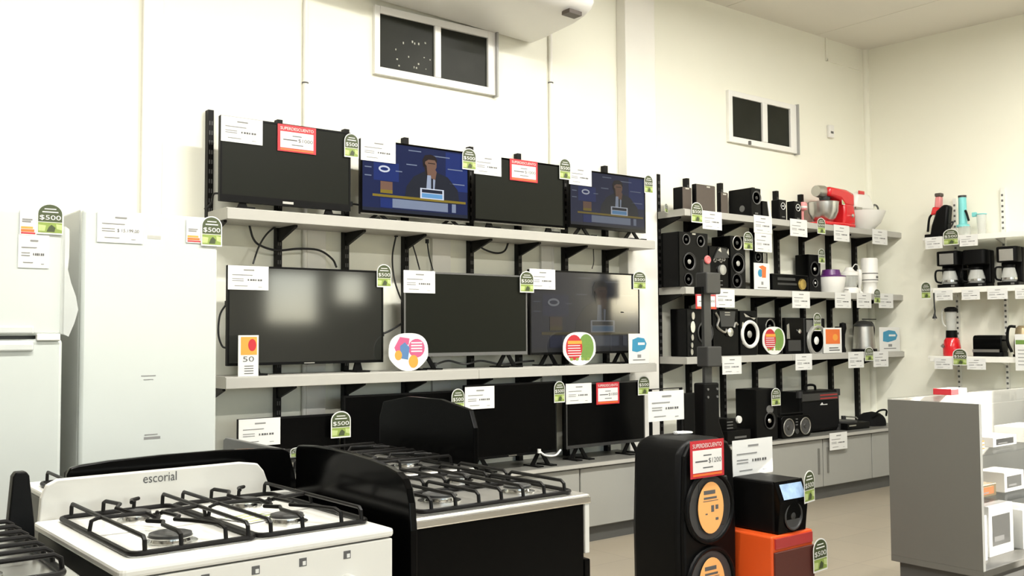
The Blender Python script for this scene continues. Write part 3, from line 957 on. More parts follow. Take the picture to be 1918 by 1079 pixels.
# promotional signs standing on the middle television shelf
def sign_card(label, x0, y0, x1, y1, Y, z, kind, rz=0.0):
    a = onY(x0, y1, Y)
    b = onY(x1, y1, Y)
    w = b.x - a.x
    h = onY((x0 + x1) / 2, y0, Y).z - z
    t = thing('sale_sign', label, 'sign', ((a.x + b.x) / 2, Y, z), rz)
    if kind in ('apple', 'bird'):
        pts = []
        for i in range(36):
            a_ = 2 * PI * i / 36
            r = 0.5 * (abs(math.cos(a_)) ** 2.6 + abs(math.sin(a_)) ** 2.6) ** (-1 / 2.6)
            x_, z_ = w * r * math.cos(a_), h * 0.5 + h * r * math.sin(a_)
            k = 1.0 - 0.30 * max(0, 0.35 - z_ / h) / 0.35
            pts.append((x_ * k, z_))
        MB().prism(pts, 0, 0.004).build('board', 'paper', t)
        if kind == 'apple':
            MB().prism([(u * 0.84 * w, h * 0.52 + v * h) for u, v in ellipse(-0.20, 0.02, 0.30, 0.38, 20)], -0.0008, 0).build('red_half', 'red_print', t)
            MB().prism([(u * 0.84 * w, h * 0.52 + v * h) for u, v in ellipse(0.24, 0.02, 0.28, 0.40, 20)], -0.0006, 0).build('green_half', 'green_print', t)
            m = MB()
            for k in range(6):
                m.box(-w * 0.36, w * (0.05 - 0.01 * k), -0.0014, -0.0008, h * (0.28 + 0.075 * k), h * (0.28 + 0.075 * k) + h * 0.025)
            m.build('lettering', 'paper', t)
            MB().box(-w * 0.36, w * 0.06, -0.0018, -0.0012, h * 0.64, h * 0.74).build('banner', 'yellow_print', t)
            m = MB()
            for k in range(4):
                m.prism(ellipse(-w * 0.25 + k * w * 0.17, h * 0.19, w * 0.05, h * 0.045, 10), -0.0016, -0.0010)
            m.build('dots', 'tag_lime', t)
        else:
            MB().prism([(-w * 0.36, h * 0.62), (-w * 0.22, h * 0.90), (w * 0.02, h * 0.86), (0, h * 0.7), (-w * 0.12, h * 0.66), (-w * 0.28, h * 0.42)], -0.0006, 0).build('pink_swirl', 'pink_print', t)
            MB().prism([(-w * 0.20, h * 0.34), (-w * 0.02, h * 0.30), (w * 0.02, h * 0.62), (-w * 0.10, h * 0.76), (-w * 0.22, h * 0.66)], -0.0010, -0.0004).build('blue_shape', 'blue_print', t)
            MB().prism(ellipse(-w * 0.26, h * 0.42, w * 0.09, h * 0.13, 14), -0.0012, -0.0006).build('orange_shape', 'yellow_print', t)
            MB().prism(ellipse(w * 0.20, h * 0.60, w * 0.21, h * 0.25, 18), -0.0008, 0).build('magenta_bubble', 'pink_print', t)
            MB().prism(ellipse(w * 0.12, h * 0.25, w * 0.12, h * 0.17, 16), -0.0012, 0).build('price_bubble', 'yellow_print', t)
            m = MB()
            for k in range(4):
                m.box(w * 0.06, w * 0.34, -0.0014, -0.0008, h * (0.50 + 0.075 * k), h * (0.50 + 0.075 * k) + h * 0.035)
            m.build('lettering', 'paper', t)
    else:
        MB().box(-w / 2, w / 2, 0, 0.003, 0, h).build('board', 'paper', t)
        if kind == 'fifty':
            MB().box(-w * 0.38, w * 0.42, -0.0006, 0, h * 0.52, h * 0.96).build('orange_field', 'yellow_print', t)
            MB().prism(ellipse(w * 0.18, h * 0.76, w * 0.20, h * 0.15, 16), -0.0012, -0.0006).build('red_seal', 'red_print', t)
            m = MB()
            text(m, '50', 0, h * 0.42, w * 0.55, -0.0008, h * 0.13)
            for k in range(4):
                m.box(-w * 0.2, w * 0.25, -0.0008, 0, h * (0.06 + 0.06 * k), h * (0.06 + 0.06 * k) + h * 0.02)
            m.build('lettering', 'ink', t)
        elif kind == 'blue':
            MB().prism([(-w * 0.34, h * 0.42), (-w * 0.1, h * 0.38), (w * 0.1, h * 0.42), (w * 0.30, h * 0.48), (w * 0.38, h * 0.66), (w * 0.26, h * 0.84), (-w * 0.05, h * 0.88), (-w * 0.32, h * 0.80)], -0.0006, 0).build('blue_map', 'cyan_print', t)
            m = MB().box(-w * 0.30, w * 0.30, -0.0008, 0, h * 0.10, h * 0.14).box(-w * 0.08, w * 0.1, -0.0008, 0, h * 0.19, h * 0.30)
            m.build('lettering', 'ink_soft', t)
            MB().box(-w * 0.05, w * 0.28, -0.0012, -0.0006, h * 0.62, h * 0.70).build('figures', 'paper', t)
        elif kind == 'orange':
            MB().box(-w * 0.38, w * 0.40, -0.0006, 0, h * 0.36, h * 0.94).build('orange_field', 'orange_print', t)
            MB().prism(ellipse(w * 0.14, h * 0.62, w * 0.14, h * 0.13, 16), -0.0012, -0.0006).build('seal', 'yellow_print', t)
            m = MB().box(-w * 0.2, w * 0.38, -0.0008, 0, h * 0.09, h * 0.13).box(-w * 0.2, w * 0.30, -0.0008, 0, h * 0.18, h * 0.22)
            m.build('lettering', 'ink', t)
        else:
            MB().prism(ellipse(-w * 0.1, h * 0.62, w * 0.16, h * 0.15, 16), -0.0006, 0).build('blue_dot', 'cyan_print', t)
            MB().prism([(0, h * 0.45), (w * 0.25, h * 0.45), (w * 0.28, h * 0.85), (w * 0.05, h * 0.92), (-w * 0.2, h * 0.86), (0, h * 0.75)], -0.0008, -0.0002).build('orange_shape', 'orange_print', t)
            m = MB().box(-w * 0.28, w * 0.30, -0.0008, 0, h * 0.05, h * 0.09).box(-w * 0.05, w * 0.08, -0.0008, 0, h * 0.18, h * 0.30)
            m.build('lettering', 'ink_soft', t)
    MB().prism([(0.004, 0), (0.022, 0), (0.004, h * 0.25)], -0.01, 0.01, 'x').build('strut', 'paper', t)
    return t


sign_card('narrow white and orange card reading 50 before the window reflecting television', 446, 628, 484, 703, YS + 0.012, Z_MID, 'fifty')
sign_card('rounded white sign with pink and blue print standing between two televisions', 728, 624, 802, 692, YS + 0.012, Z_MID, 'bird')
sign_card('rounded red and green sign in front of the washed out television picture', 1055, 622, 1116, 681, YS + 0.012, Z_MID, 'apple')
sign_card('white card with blue map shape at the end of the television shelf', 1178, 625, 1216, 679, YS + 0.006, Z_MID, 'blue')

# ================================================================== refrigerators
def refrigerator(label, x0, x1, Yf, depth, H, split=None, side='fridge_side'):
    W = x1 - x0
    t = thing('refrigerator', label, 'refrigerator', ((x0 + x1) / 2, Yf, 0))
    MB().box(-W / 2 + 0.004, W / 2 - 0.004, 0.055, depth, 0.03, H).build('cabinet', side, t, bevel=0.008)
    MB().box(-W / 2 + 0.02, W / 2 - 0.02, 0.042, 0.056, 0.07, H - 0.02).build('gasket', 'mid_grey', t)
    zs = [0.06] + ([split] if split else []) + [H]
    for a, b in zip(zs[:-1], zs[1:]):
        d = MB().rbox(-W / 2, W / 2, 0, 0.042, a + 0.006, b - 0.006, 0.015, 3, 'y').build('door', 'fridge_white', t, bevel=0.012, smooth=True)
        if split:
            zz = b - 0.05 if b < H else a + 0.012
            MB().box(-W / 2 + 0.03, W / 2 - 0.10, -0.012, 0.0, zz, zz + 0.03).build('handle', 'fridge_side', d, bevel=0.006)
    if split:
        MB().box(W / 2 - 0.09, W / 2 - 0.01, -0.010, 0.02, split - 0.012, split + 0.012).build('hinge', 'white_plastic', t, bevel=0.003)
    for sx in (-1, 1):
        MB().lathe([(0.02, 0), (0.02, 0.03)], (sx * W * 0.4, 0.1, 0), 'z', 12).build('foot', 'dark_grey', t)
        MB().lathe([(0.02, 0), (0.02, 0.03)], (sx * W * 0.4, depth - 0.06, 0), 'z', 12).build('foot', 'dark_grey', t)
    return t


FY = 4.0
fx0, fx1 = onY(152, 600, FY).x, onY(407, 600, FY).x
fH = onY(280, 397, FY).z
t = refrigerator('tall white single door refrigerator between the other refrigerator and the televisions', fx0, fx1, FY, 0.62, fH)
FW = fx1 - fx0
# stickers printed on the door
pt = onY(289, 444, FY)
MB().box(pt.x - (fx0 + fx1) / 2 - 0.027, pt.x - (fx0 + fx1) / 2 + 0.027, -0.0008, 0, pt.z - 0.008, pt.z + 0.006).build('badge', 'steel_dull', t)
for (px, py, ww, hh) in ((278, 704, 0.045, 0.004), (285, 820, 0.05, 0.010), (283, 814, 0.04, 0.004), (278, 711, 0.03, 0.003)):
    pt = onY(px, py, FY)
    MB().box(pt.x - (fx0 + fx1) / 2 - ww / 2 * 1.3, pt.x - (fx0 + fx1) / 2 + ww / 2 * 1.3, -0.0008, 0, pt.z - hh / 2, pt.z + hh / 2).build('door_print', 'ink_soft', t)
LY = 3.86
lx1 = onY(118, 600, LY).x
lH = onY(60, 390, LY).z
zsp = onY(60, 632, LY).z
t = refrigerator('white two door refrigerator with freezer on top', lx1 - 0.60, lx1, LY, 0.66, lH, zsp)
# crumpled wrapping film still on its corner
m = MB()
random.seed(5)
fl = []
zt = lH - 0.06
for k in range(9):
    z = zt - 0.05 * k
    bulge = 0.012 + 0.035 * math.exp(-((k - 6) / 1.5) ** 2) + random.uniform(0, 0.008)
    fl += [(0.29, -0.004, z), (0.30, -0.012, z), (0.30 + bulge, -0.004 + random.uniform(-0.006, 0.004), z - 0.01), (0.302, 0.03, z)]
m.add(fl, [(4 * k + i, 4 * k + i + 1, 4 * k + i + 5, 4 * k + i + 4) for k in range(8) for i in range(3)])
m.build('wrapping_film', 'film_clear', t, smooth=True)

price_card('white price card on the door of the single door refrigerator', 182, 398, 268, 455, FY - 0.004, price='$ 15.199,00')
price_card('blank edged white notice on the freezer door', 34, 440, 92, 502, LY - 0.003)


def energy_label(label, x0, y0, x1, y1, Y):
    t, w, h = sheet_thing('energy_label', label, 'energy label', x0, y0, x1, y1, Y)
    MB().box(-w / 2, w / 2, 0, 0.001, 0, h).build('sheet', 'paper', t)
    MB().box(-w * 0.42, w * 0.42, -0.0006, 0, h * 0.04, h * 0.10).build('red_bar', 'red_print', t)
    MB().box(-w * 0.42, w * 0.36, -0.0006, 0, h * 0.12, h * 0.22).build('orange_bar', 'orange_print', t)
    MB().box(-w * 0.42, w * 0.28, -0.0006, 0, h * 0.24, h * 0.32).build('yellow_bar', 'yellow_print', t)
    m = MB().box(-w * 0.36, w * 0.16, -0.0006, 0, h * 0.48, h * 0.54).box(-w * 0.36, w * 0.24, -0.0006, 0, h * 0.56, h * 0.62)
    m.build('heading', 'ink_soft', t)


energy_label('striped energy label on the freezer door', 37, 391, 69, 440, LY - 0.004)
energy_label('striped energy label on the single door refrigerator', 349, 412, 378, 455, FY - 0.004)
arch_tag('green arched tag on the two door refrigerator', 69, 381, 119, 439, LY - 0.006)
arch_tag('green arched tag on the single door refrigerator', 377, 405, 416, 461, FY - 0.008)


# ================================================================== gas stoves
def half_grate(parent, x0, x1, y0, y1, z, style, name='grate'):
    m = MB()
    r = 0.0045
    zf, zb = z + 0.007, z + 0.036
    fr = [(u, v, zf) for u, v in rrect(x0, x1, y0, y1, 0.02, 3)]
    m.tube(fr, 0.0055, 8, closed=True)
    W, D = x1 - x0, y1 - y0
    ym = (y0 + y1) / 2

    def bar(pts):
        m.tube(pts, r, 8)
    if style == 'wave':
        for fx in (0.10, 0.93):
            x = x0 + W * fx
            bar([(x, y0, zf), (x, y0 + 0.003, zb - 0.006), (x, y0 + 0.010, zb), (x, y1 - 0.010, zb), (x, y1 - 0.003, zb - 0.006), (x, y1, zf)])
        xa, xb = x0 + W * 0.38, x0 + W * 0.66
        # wavy fingers reaching over each burner
        bar([(xa, y1, zf), (xa, y1 - 0.004, zb - 0.005), (xa, y1 - 0.02, zb), (xa + 0.012, y1 - 0.08, zb), (xa - 0.012, y1 - 0.13, zb), (xa + 0.02, y1 - 0.16, zb - 0.012), (xa + 0.05, ym + 0.02, zb - 0.012), (xa + 0.035, ym - 0.01, zb)])
        bar([(xb, y1, zf), (xb, y1 - 0.004, zb - 0.005), (xb, y1 - 0.03, zb), (xb - 0.02, y1 - 0.045, zb), (xb - 0.03, y1 - 0.075, zb)])
        bar([(xa, y0, zf), (xa, y0 + 0.004, zb - 0.005), (xa, y0 + 0.02, zb), (xa, y0 + 0.10, zb), (xa + 0.012, y0 + 0.13, zb), (xa - 0.010, y0 + 0.16, zb), (xa + 0.03, ym - 0.03, zb - 0.012), (xa + 0.04, ym + 0.005, zb)])
        bar([(xb + 0.02, y0, zf), (xb + 0.02, y0 + 0.004, zb - 0.005), (xb + 0.02, y0 + 0.03, zb), (xb, y0 + 0.09, zb), (xb - 0.03, y0 + 0.14, zb), (xb - 0.01, y0 + 0.17, zb), (xb - 0.02, ym, zb)])
        # side fingers
        bar([(x0, ym + 0.02, zf), (x0 + 0.004, ym + 0.02, zb - 0.005), (x0 + 0.018, ym + 0.02, zb), (x0 + W * 0.45, ym + 0.01, zb), (x0 + W * 0.52, ym - 0.02, zb - 0.01)])
        bar([(x1, ym + 0.02, zf), (x1 - 0.004, ym + 0.02, zb - 0.005), (x1 - 0.018, ym + 0.02, zb), (x0 + W * 0.62, ym + 0.0, zb), (x0 + W * 0.55, ym + 0.03, zb - 0.01)])
    elif style == 'rows':
        n = 6
        for k in range(n):
            x = x0 + W * (0.08 + 0.84 * k / (n - 1))
            cut = 0.40 if k % 2 == 0 else 0.5
            bar([(x, y0, zf), (x, y0 + 0.004, zb - 0.006), (x, y0 + 0.012, zb), (x, y0 + D * cut, zb), (x + 0.012, y0 + D * (cut + 0.03), zb - 0.012)])
            bar([(x, y1, zf), (x, y1 - 0.004, zb - 0.006), (x, y1 - 0.012, zb), (x, y1 - D * cut + 0.015, zb), (x - 0.012, y1 - D * (cut + 0.02) + 0.02, zb - 0.012)])
        bar([(x0, ym, zf), (x0 + 0.003, ym, zb - 0.007), (x0 + 0.012, ym, zb), (x1 - 0.012, ym, zb), (x1 - 0.003, ym, zb - 0.007), (x1, ym, zf)])
        bar([(x0, y1 - 0.03, zf), (x0, y1 - 0.03, zb + 0.008), (x0, y0 + 0.30 * D, zb + 0.008), (x0, y0 + 0.30 * D, zf)])
    else:
        n = 7
        for k in range(n):
            y = y0 + D * (0.06 + 0.88 * k / (n - 1))
            bar([(x0, y, zf), (x0 + 0.003, y, zb - 0.007), (x0 + 0.014, y, zb), (x1 - 0.014, y, zb), (x1 - 0.003, y, zb - 0.007), (x1, y, zf)])
    return m.build(name, 'black_metal', parent, smooth=True)


def burner(parent, x, y, z, r, cap='dark_grey'):
    b = MB().lathe([(r * 1.15, 0), (r * 1.15, 0.003), (r * 0.85, 0.004), (r * 0.8, 0.010), (r * 0.95, 0.012), (r * 0.95, 0.014), (0, 0.014)], (x, y, z), 'z', 24).build('burner', 'chrome', parent, smooth=True)
    MB().lathe([(r * 0.9, 0.014), (r * 0.9, 0.019), (r * 0.75, 0.021), (r * 0.55, 0.017), (0, 0.017)], (x, y, z), 'z', 24).build('burner_cap', cap, b, smooth=True)


def stove(label, loc, rz, W, D, H, body, side, top, panel, panel_m, style, knob='white_plastic', burners=None, grates=None, edge=None, door='enamel', pout=0.0):
    t = thing('gas_stove', label, 'stove', loc, rz)
    MB().box(-W / 2 + 0.008, W / 2 - 0.008, 0.02, D - 0.01, 0.06, H - 0.022).build('body', side, t, bevel=0.004)
    MB().rbox(-W / 2, W / 2, 0, D, H - 0.018, H, 0.012, 3, 'z').build('worktop', top, t, bevel=0.006)
    if edge:
        MB().rbox(-W / 2 - 0.002, W / 2 + 0.002, -0.002, D + 0.001, H - 0.024, H - 0.004, 0.012, 3, 'z').build('worktop_edge', edge, t, bevel=0.004)
    cp = MB().box(-W / 2 + 0.004, W / 2 - 0.004, 0.004, 0.02, H - 0.150, H - 0.021).build('control_panel', body, t, bevel=0.003)
    for k in range(5):
        x = -W * 0.40 + W * 0.175 * k
        kn = MB().lathe([(0.020, 0), (0.019, -0.018), (0.012, -0.022), (0, -0.022)], (x, 0.004, H - 0.098), 'y', 20).build('knob', knob, cp, smooth=True)
        MB().box(x - 0.004, x + 0.004, -0.028, -0.012, H - 0.116, H - 0.080).build('knob_grip', knob, t, bevel=0.002)
        MB().box(x - 0.008, x + 0.008, 0.0030, 0.004, H - 0.048, H - 0.032).build('burner_symbol', 'ink', t)
        MB().box(x - 0.001, x + 0.006, 0.0024, 0.0032, H - 0.046, H - 0.038).build('symbol_mark', 'paper', t)
    MB().box(-W / 2 + 0.006, W / 2 - 0.006, 0.0, 0.02, 0.20, H - 0.165).build('oven_door', door, t, bevel=0.004)
    MB().box(-W * 0.33, W * 0.33, -0.002, 0.0, 0.30, H - 0.27).build('oven_window', 'black_gloss', t)
    MB().tube([(-W * 0.38, 0, H - 0.20), (-W * 0.38, -0.035, H - 0.20), (W * 0.38, -0.035, H - 0.20), (W * 0.38, 0, H - 0.20)], 0.009, 10).build('handle', 'steel_dull' if body != 'enamel' else 'white_plastic', t, smooth=True)
    for sx in (-1, 1):
        for yy in (0.06, D - 0.06):
            MB().lathe([(0.016, 0), (0.016, 0.06)], (sx * (W / 2 - 0.05), yy, 0), 'z', 10).build('leg', 'dark_grey', t)
    if panel:
        po = MB().prism([(u, H + v) for u, v in panel], D - 0.022 + pout, D - 0.004 + pout).build('back_panel', panel_m, t, bevel=0.003)
    for (x, y, r) in burners:
        burner(t, x, y, H, r)
    for (a, b, c, d) in grates:
        half_grate(t, a, b, c, d, H, style)
    return t


# white stove in front
wx0, wx1, wy0, wy1 = 0.525, 1.095, 1.780, 2.372
wc = (wx0 + wx1) / 2
bl = [(q[0] - wc, q[1] - wy0, r) for q, r in (((0.707, 2.24), 0.035), ((0.679, 1.955), 0.046), ((0.962, 2.235), 0.035), ((0.949, 1.99), 0.040))]
gr = [(0.572 - wc, 0.818 - wc, 0.080, 0.560), (0.824 - wc, 1.078 - wc, 0.080, 0.560)]
pn = [(-0.275, -0.02), (0.283, -0.02), (0.281, 0.012), (0.262, 0.062), (0.245, 0.082), (0.20, 0.089), (-0.235, 0.089), (-0.258, 0.078), (-0.27, 0.05)]
t = stove('white four burner gas stove with a lettered white back panel', (wc, wy0 + 0.008, 0), 0.022, wx1 - wx0, wy1 - wy0, 0.89, 'enamel', 'black_plastic', 'enamel', pn, 'enamel', 'wave', burners=bl, grates=gr, pout=0.016)
m = MB()
text(m, 'escorial', 0.0, 0.89 + 0.055, 0.080, wy1 - wy0 - 0.0072, 0.022)
pa, pb = onY(288, 897, wy1 - 0.024), onY(345, 893, wy1 - 0.024)
o = m.build('brand_lettering', 'ink', t)
o.location = ((pa.x + pb.x) / 2 - wc, 0, (pa.z + pb.z) / 2 - 0.945)
t = thing('instruction_leaflet', 'folded green and white leaflet lying under the white stove grate', 'leaflet', (0.905, 2.10, 0.8915), 0.3)
MB().box(-0.05, 0.05, -0.055, 0.055, 0, 0.0015).build('sheet', 'paper', t)
for k in range(4):
    MB().box(-0.045, 0.04, -0.05 + 0.026 * k, -0.04 + 0.026 * k, 0.0015, 0.002).build('green_stripe', 'tag_pale', t)

# the stove standing back to back with it
w2c, w2y0 = 0.905, 2.425
pn = []
for px, py in ((122, 889), (128, 876), (145, 871), (200, 862), (300, 851), (400, 843), (500, 838.5), (525, 839), (537, 845), (548, 885), (556, 935)):
    q = onY(px, py, w2y0 + 0.02)
    pn.append((-(q.x - w2c), q.z - 0.89))
pn = pn + [(pn[-1][0], -0.05), (pn[0][0], -0.05)]
bl = [(-0.13, 0.15, 0.04), (0.13, 0.15, 0.035), (-0.13, 0.40, 0.035), (0.13, 0.40, 0.04)]
gr = [(-0.255, -0.005, 0.09, 0.53), (0.005, 0.255, 0.09, 0.53)]
stove('white gas stove turned to the refrigerators with a black curved back panel', (w2c, w2y0 + 0.60, 0), PI, 0.56, 0.60, 0.89, 'enamel', 'mid_grey', 'enamel', pn, 'black_gloss', 'wave', burners=bl, grates=gr, knob='dark_grey')

# black stove facing the aisle, its dark curved back panel towards the white stove
b1y0, b1y1, b1x0, b1x1 = 1.850, 2.375, 1.175, 1.715
bm_ = (b1y0 + b1y1) / 2
pn = [(-0.285, -0.42), (0.285, -0.42), (0.285, 0.10), (0.282, 0.112), (0.270, 0.120), (0.18, 0.126), (0.08, 0.127), (-0.02, 0.124), (-0.10, 0.119), (-0.17, 0.112), (-0.225, 0.102), (-0.252, 0.090), (-0.268, 0.070), (-0.278, 0.040), (-0.285, -0.02)]
bl = [(-0.12, 0.13, 0.040), (-0.10, 0.36, 0.047), (0.13, 0.14, 0.036), (0.13, 0.38, 0.036)]
gr = [(-0.235, -0.004, 0.04, 0.500), (0.004, 0.235, 0.04, 0.500)]
t = stove('black gas stove with steel edged hob and dark back panel', (b1x1, bm_, 0), PI / 2, b1y1 - b1y0, b1x1 - b1x0, 0.89, 'enamel', 'black_gloss', 'steel_dull', pn, 'black_gloss', 'ladder', burners=bl, grates=gr, edge='chrome', knob='dark_grey', door='black_gloss', pout=0.024)

# stove behind it, facing the other way
b2x0, b2x1 = 1.25, 1.80
pn = [(-0.285, -0.02), (0.285, -0.02), (0.285, 0.12), (0.26, 0.175), (0.10, 0.20), (-0.10, 0.20), (-0.26, 0.175), (-0.285, 0.12)]
bl = [(-0.13, 0.14, 0.036), (-0.13, 0.38, 0.040), (0.13, 0.14, 0.036), (0.13, 0.38, 0.045)]
gr = [(-0.25, -0.004, 0.05, 0.48), (0.004, 0.25, 0.05, 0.48)]
t = stove('steel topped gas stove behind the black one with a glossy black back panel', (b2x0, 2.735, 0), -PI / 2, 0.57, b2x1 - b2x0, 0.89, 'white_plastic', 'mid_grey', 'steel_dull', pn, 'enamel_black', 'wave', burners=bl, grates=gr, knob='dark_grey')
arch_tag('small green tag glimpsed between two black stove panels', 544, 838, 569, 856, 2.52)
# third one further back, only its grey back panel shows
pn = [(-0.285, -0.05), (0.285, -0.05), (0.285, 0.11), (0.26, 0.12), (-0.26, 0.12), (-0.285, 0.11)]
stove('low grey stove in front of the cabinets beside the refrigerator', (2.0, 3.36, 0), PI / 2, 0.57, 0.55, 0.79, 'white_plastic', 'dark_grey', 'steel_dull', pn, 'mid_grey', 'rows', burners=[(-0.12, 0.14, 0.035), (0.12, 0.36, 0.035)], grates=gr, knob='dark_grey')

# stove at the left with a raised glass lid
s0 = 0.17
sx1 = 0.465
bl = [(-0.13, 0.13, 0.036), (-0.13, 0.37, 0.036), (0.13, 0.13, 0.04), (0.13, 0.37, 0.036)]
gr = [(-0.255, -0.004, 0.03, 0.47), (0.004, 0.255, 0.03, 0.47)]
t = stove('gas stove with thick black grates and a raised clear glass lid', (sx1 - 0.28, 1.76, 0), 0, 0.56, 0.56, 0.89, 'enamel', 'mid_grey', 'steel', None, None, 'ladder', burners=bl, grates=gr, knob='dark_grey')
MB().prism([(0.250, 0.80), (0.312, 0.80), (0.310, 0.90), (0.298, 1.005), (0.292, 1.014), (0.272, 1.014), (0.266, 1.005), (0.258, 0.90)], 0.515, 0.545).build('lid_cap', 'black_plastic', t, bevel=0.003)
MB().prism([(-0.272, 0.82), (-0.225, 0.82), (-0.228, 0.90), (-0.232, 1.02), (-0.262, 1.02)], 0.515, 0.545).build('lid_cap', 'black_plastic', t, bevel=0.003)
MB().box(-0.23, 0.23, 0.526, 0.534, 0.885, 1.01).build('glass_lid', 'glass', t)
MB().box(-0.23, 0.23, 0.520, 0.5255, 0.895, 0.925).build('protective_film', 'film_blue', t)

# ================================================================== audio bay
def boxpx(xl, xf, xr, yt, Yf, zb, maxd=None):
    """front face between xf and xr on the plane Yf, left side running back to xl"""
    a = onY(xf, yt, Yf)
    b = onY(xr, yt, Yf)
    r = ray(xl, yt)
    Yb = a.x * r.y / r.x
    d = max(0.03, min(Yb, YW - 0.046) - Yf)
    if maxd:
        d = min(d, maxd)
    return (a.x + b.x) / 2, b.x - a.x, d, a.z - zb


def cone(t, x, z, r, y=0.0, ring='mid_grey', dish='cone', dust='dark_grey', rr=0.16, name='driver'):
    d = MB().lathe([(r, 0.004), (r * 0.92, 0.002), (r * 0.35, 0.020 if r > 0.02 else 0.008), (0, 0.020 if r > 0.02 else 0.008)], (x, y - 0.004, z), 'y', 24).build(name, dish, t, smooth=True)
    MB().ring((x, y - 0.003, z), r, r * rr * 0.5, 'y').build('driver_ring', ring, d, smooth=True)
    MB().lathe([(r * 0.36, 0.008), (r * 0.25, -0.002), (0, -0.005)], (x, y - 0.002, z), 'y', 18).build('dust_cap', dust, d, smooth=True)


def speaker(label, px, zb, body='black_plastic', name='loudspeaker', cat='speaker', cones=(), grille=None, badge=None, bev=0.006, maxd=None, group=None, rec=0.012):
    cx, w, d, h = boxpx(*px[:4], px[4], zb, maxd)
    t = thing(name, label, cat, (cx, px[4], zb), 0, group)
    MB().box(-w / 2, w / 2, 0.006 if (grille or cones) else 0, d, 0, h).build('cabinet', body, t, bevel=bev)
    if grille:
        MB().box(-w / 2 + 0.004, w / 2 - 0.004, 0, 0.006, 0.004, h - 0.004).build('grille', grille, t, bevel=0.003)
    elif cones:
        MB().box(-w / 2 + 0.003, w / 2 - 0.003, 0.002, 0.006, 0.003, h - 0.003).build('baffle', 'black_plastic', t)
    for c in cones:
        fx, fz, fr = c[:3]
        kw = c[3] if len(c) > 3 else {}
        cone(t, -w / 2 + fx * w, fz * h, fr * min(w, h), 0.002, **kw)
    if badge:
        MB().box(-w / 2 + badge[0] * w - 0.018, -w / 2 + badge[0] * w + 0.018, -0.0015, 0, badge[1] * h - 0.005, badge[1] * h + 0.005).build('badge', badge[2] if len(badge) > 2 else 'steel', t)
    return t, w, d, h


z = ZR[0]
speaker('small brown grilled loudspeaker at the open end of the top audio shelf', (1260, 1278, 1296, 349, 4.62), z, 'black_plastic', grille='brown_vinyl', badge=(0.5, 0.93))
speaker('larger brown grilled loudspeaker on the top audio shelf', (1295, 1304, 1340, 343.5, 4.60), z, 'black_plastic', grille='brown_vinyl', badge=(0.62, 0.92))
speaker('narrow brown loudspeaker beside the black subwoofer', (1343, 1350, 1364, 359, 4.62), z, 'black_plastic', grille='brown_vinyl', badge=(0.5, 0.9))
t, w, d, h = speaker('black subwoofer box on the top audio shelf', (1364, 1407, 1425, 351, 4.59), z, 'black_plastic', cones=((0.55, 0.66, 0.42, dict(ring='mid_grey', dish='mid_grey')),), badge=(0.5, 0.12, 'mid_grey'))
MB().lathe([(0.025, 0.0), (0.02, 0.004), (0, 0.004)], (-w / 2 - 0.002, d * 0.4, h * 0.3), 'x', 16).build('port', 'mid_grey', t)
t, w, d, h = speaker('small black speaker with a leaning white strip', (1424, 1428, 1440, 376, 4.62), z, 'black_plastic')
MB().prism([(w * 0.5, 0.0), (w * 0.5 + 0.02, 0.0), (w * 0.2 + 0.02, h), (w * 0.2, h)], -0.006, 0.0).build('white_strip', 'white_plastic', t)
for a, b, c, yt, lb in ((1444, 1460, 1473, 373, 'beside the leaning white strip'), (1473, 1488, 1501, 376, 'beside the pink plastic tool')):
    speaker('little black desktop speaker with a round driver ' + lb, (a, b, c, yt, 4.60), z, 'black_plastic', cones=((0.5, 0.68, 0.30, dict(ring='white_ring', dish='white_ring', dust='white_ring')),), badge=(0.5, 0.15, 'mid_grey'), group='desktop speaker pair')
p = onY(1503, 391, 4.66)
t = thing('whisk_attachment', 'pink plastic tool standing behind the desktop speakers', 'utensil', (p.x, 4.66, z))
MB().lathe([(0.02, 0), (0.02, 0.02), (0.01, 0.03), (0.01, 0.10), (0.035, 0.11), (0.038, 0.15), (0.03, 0.17), (0, 0.175)], (0, 0, 0), 'z', 18).build('handle', 'pink_plastic', t, smooth=True)
MB().lathe([(0.039, 0.122), (0.039, 0.138)], (0, 0, 0), 'z', 18).build('band', 'paper', t)


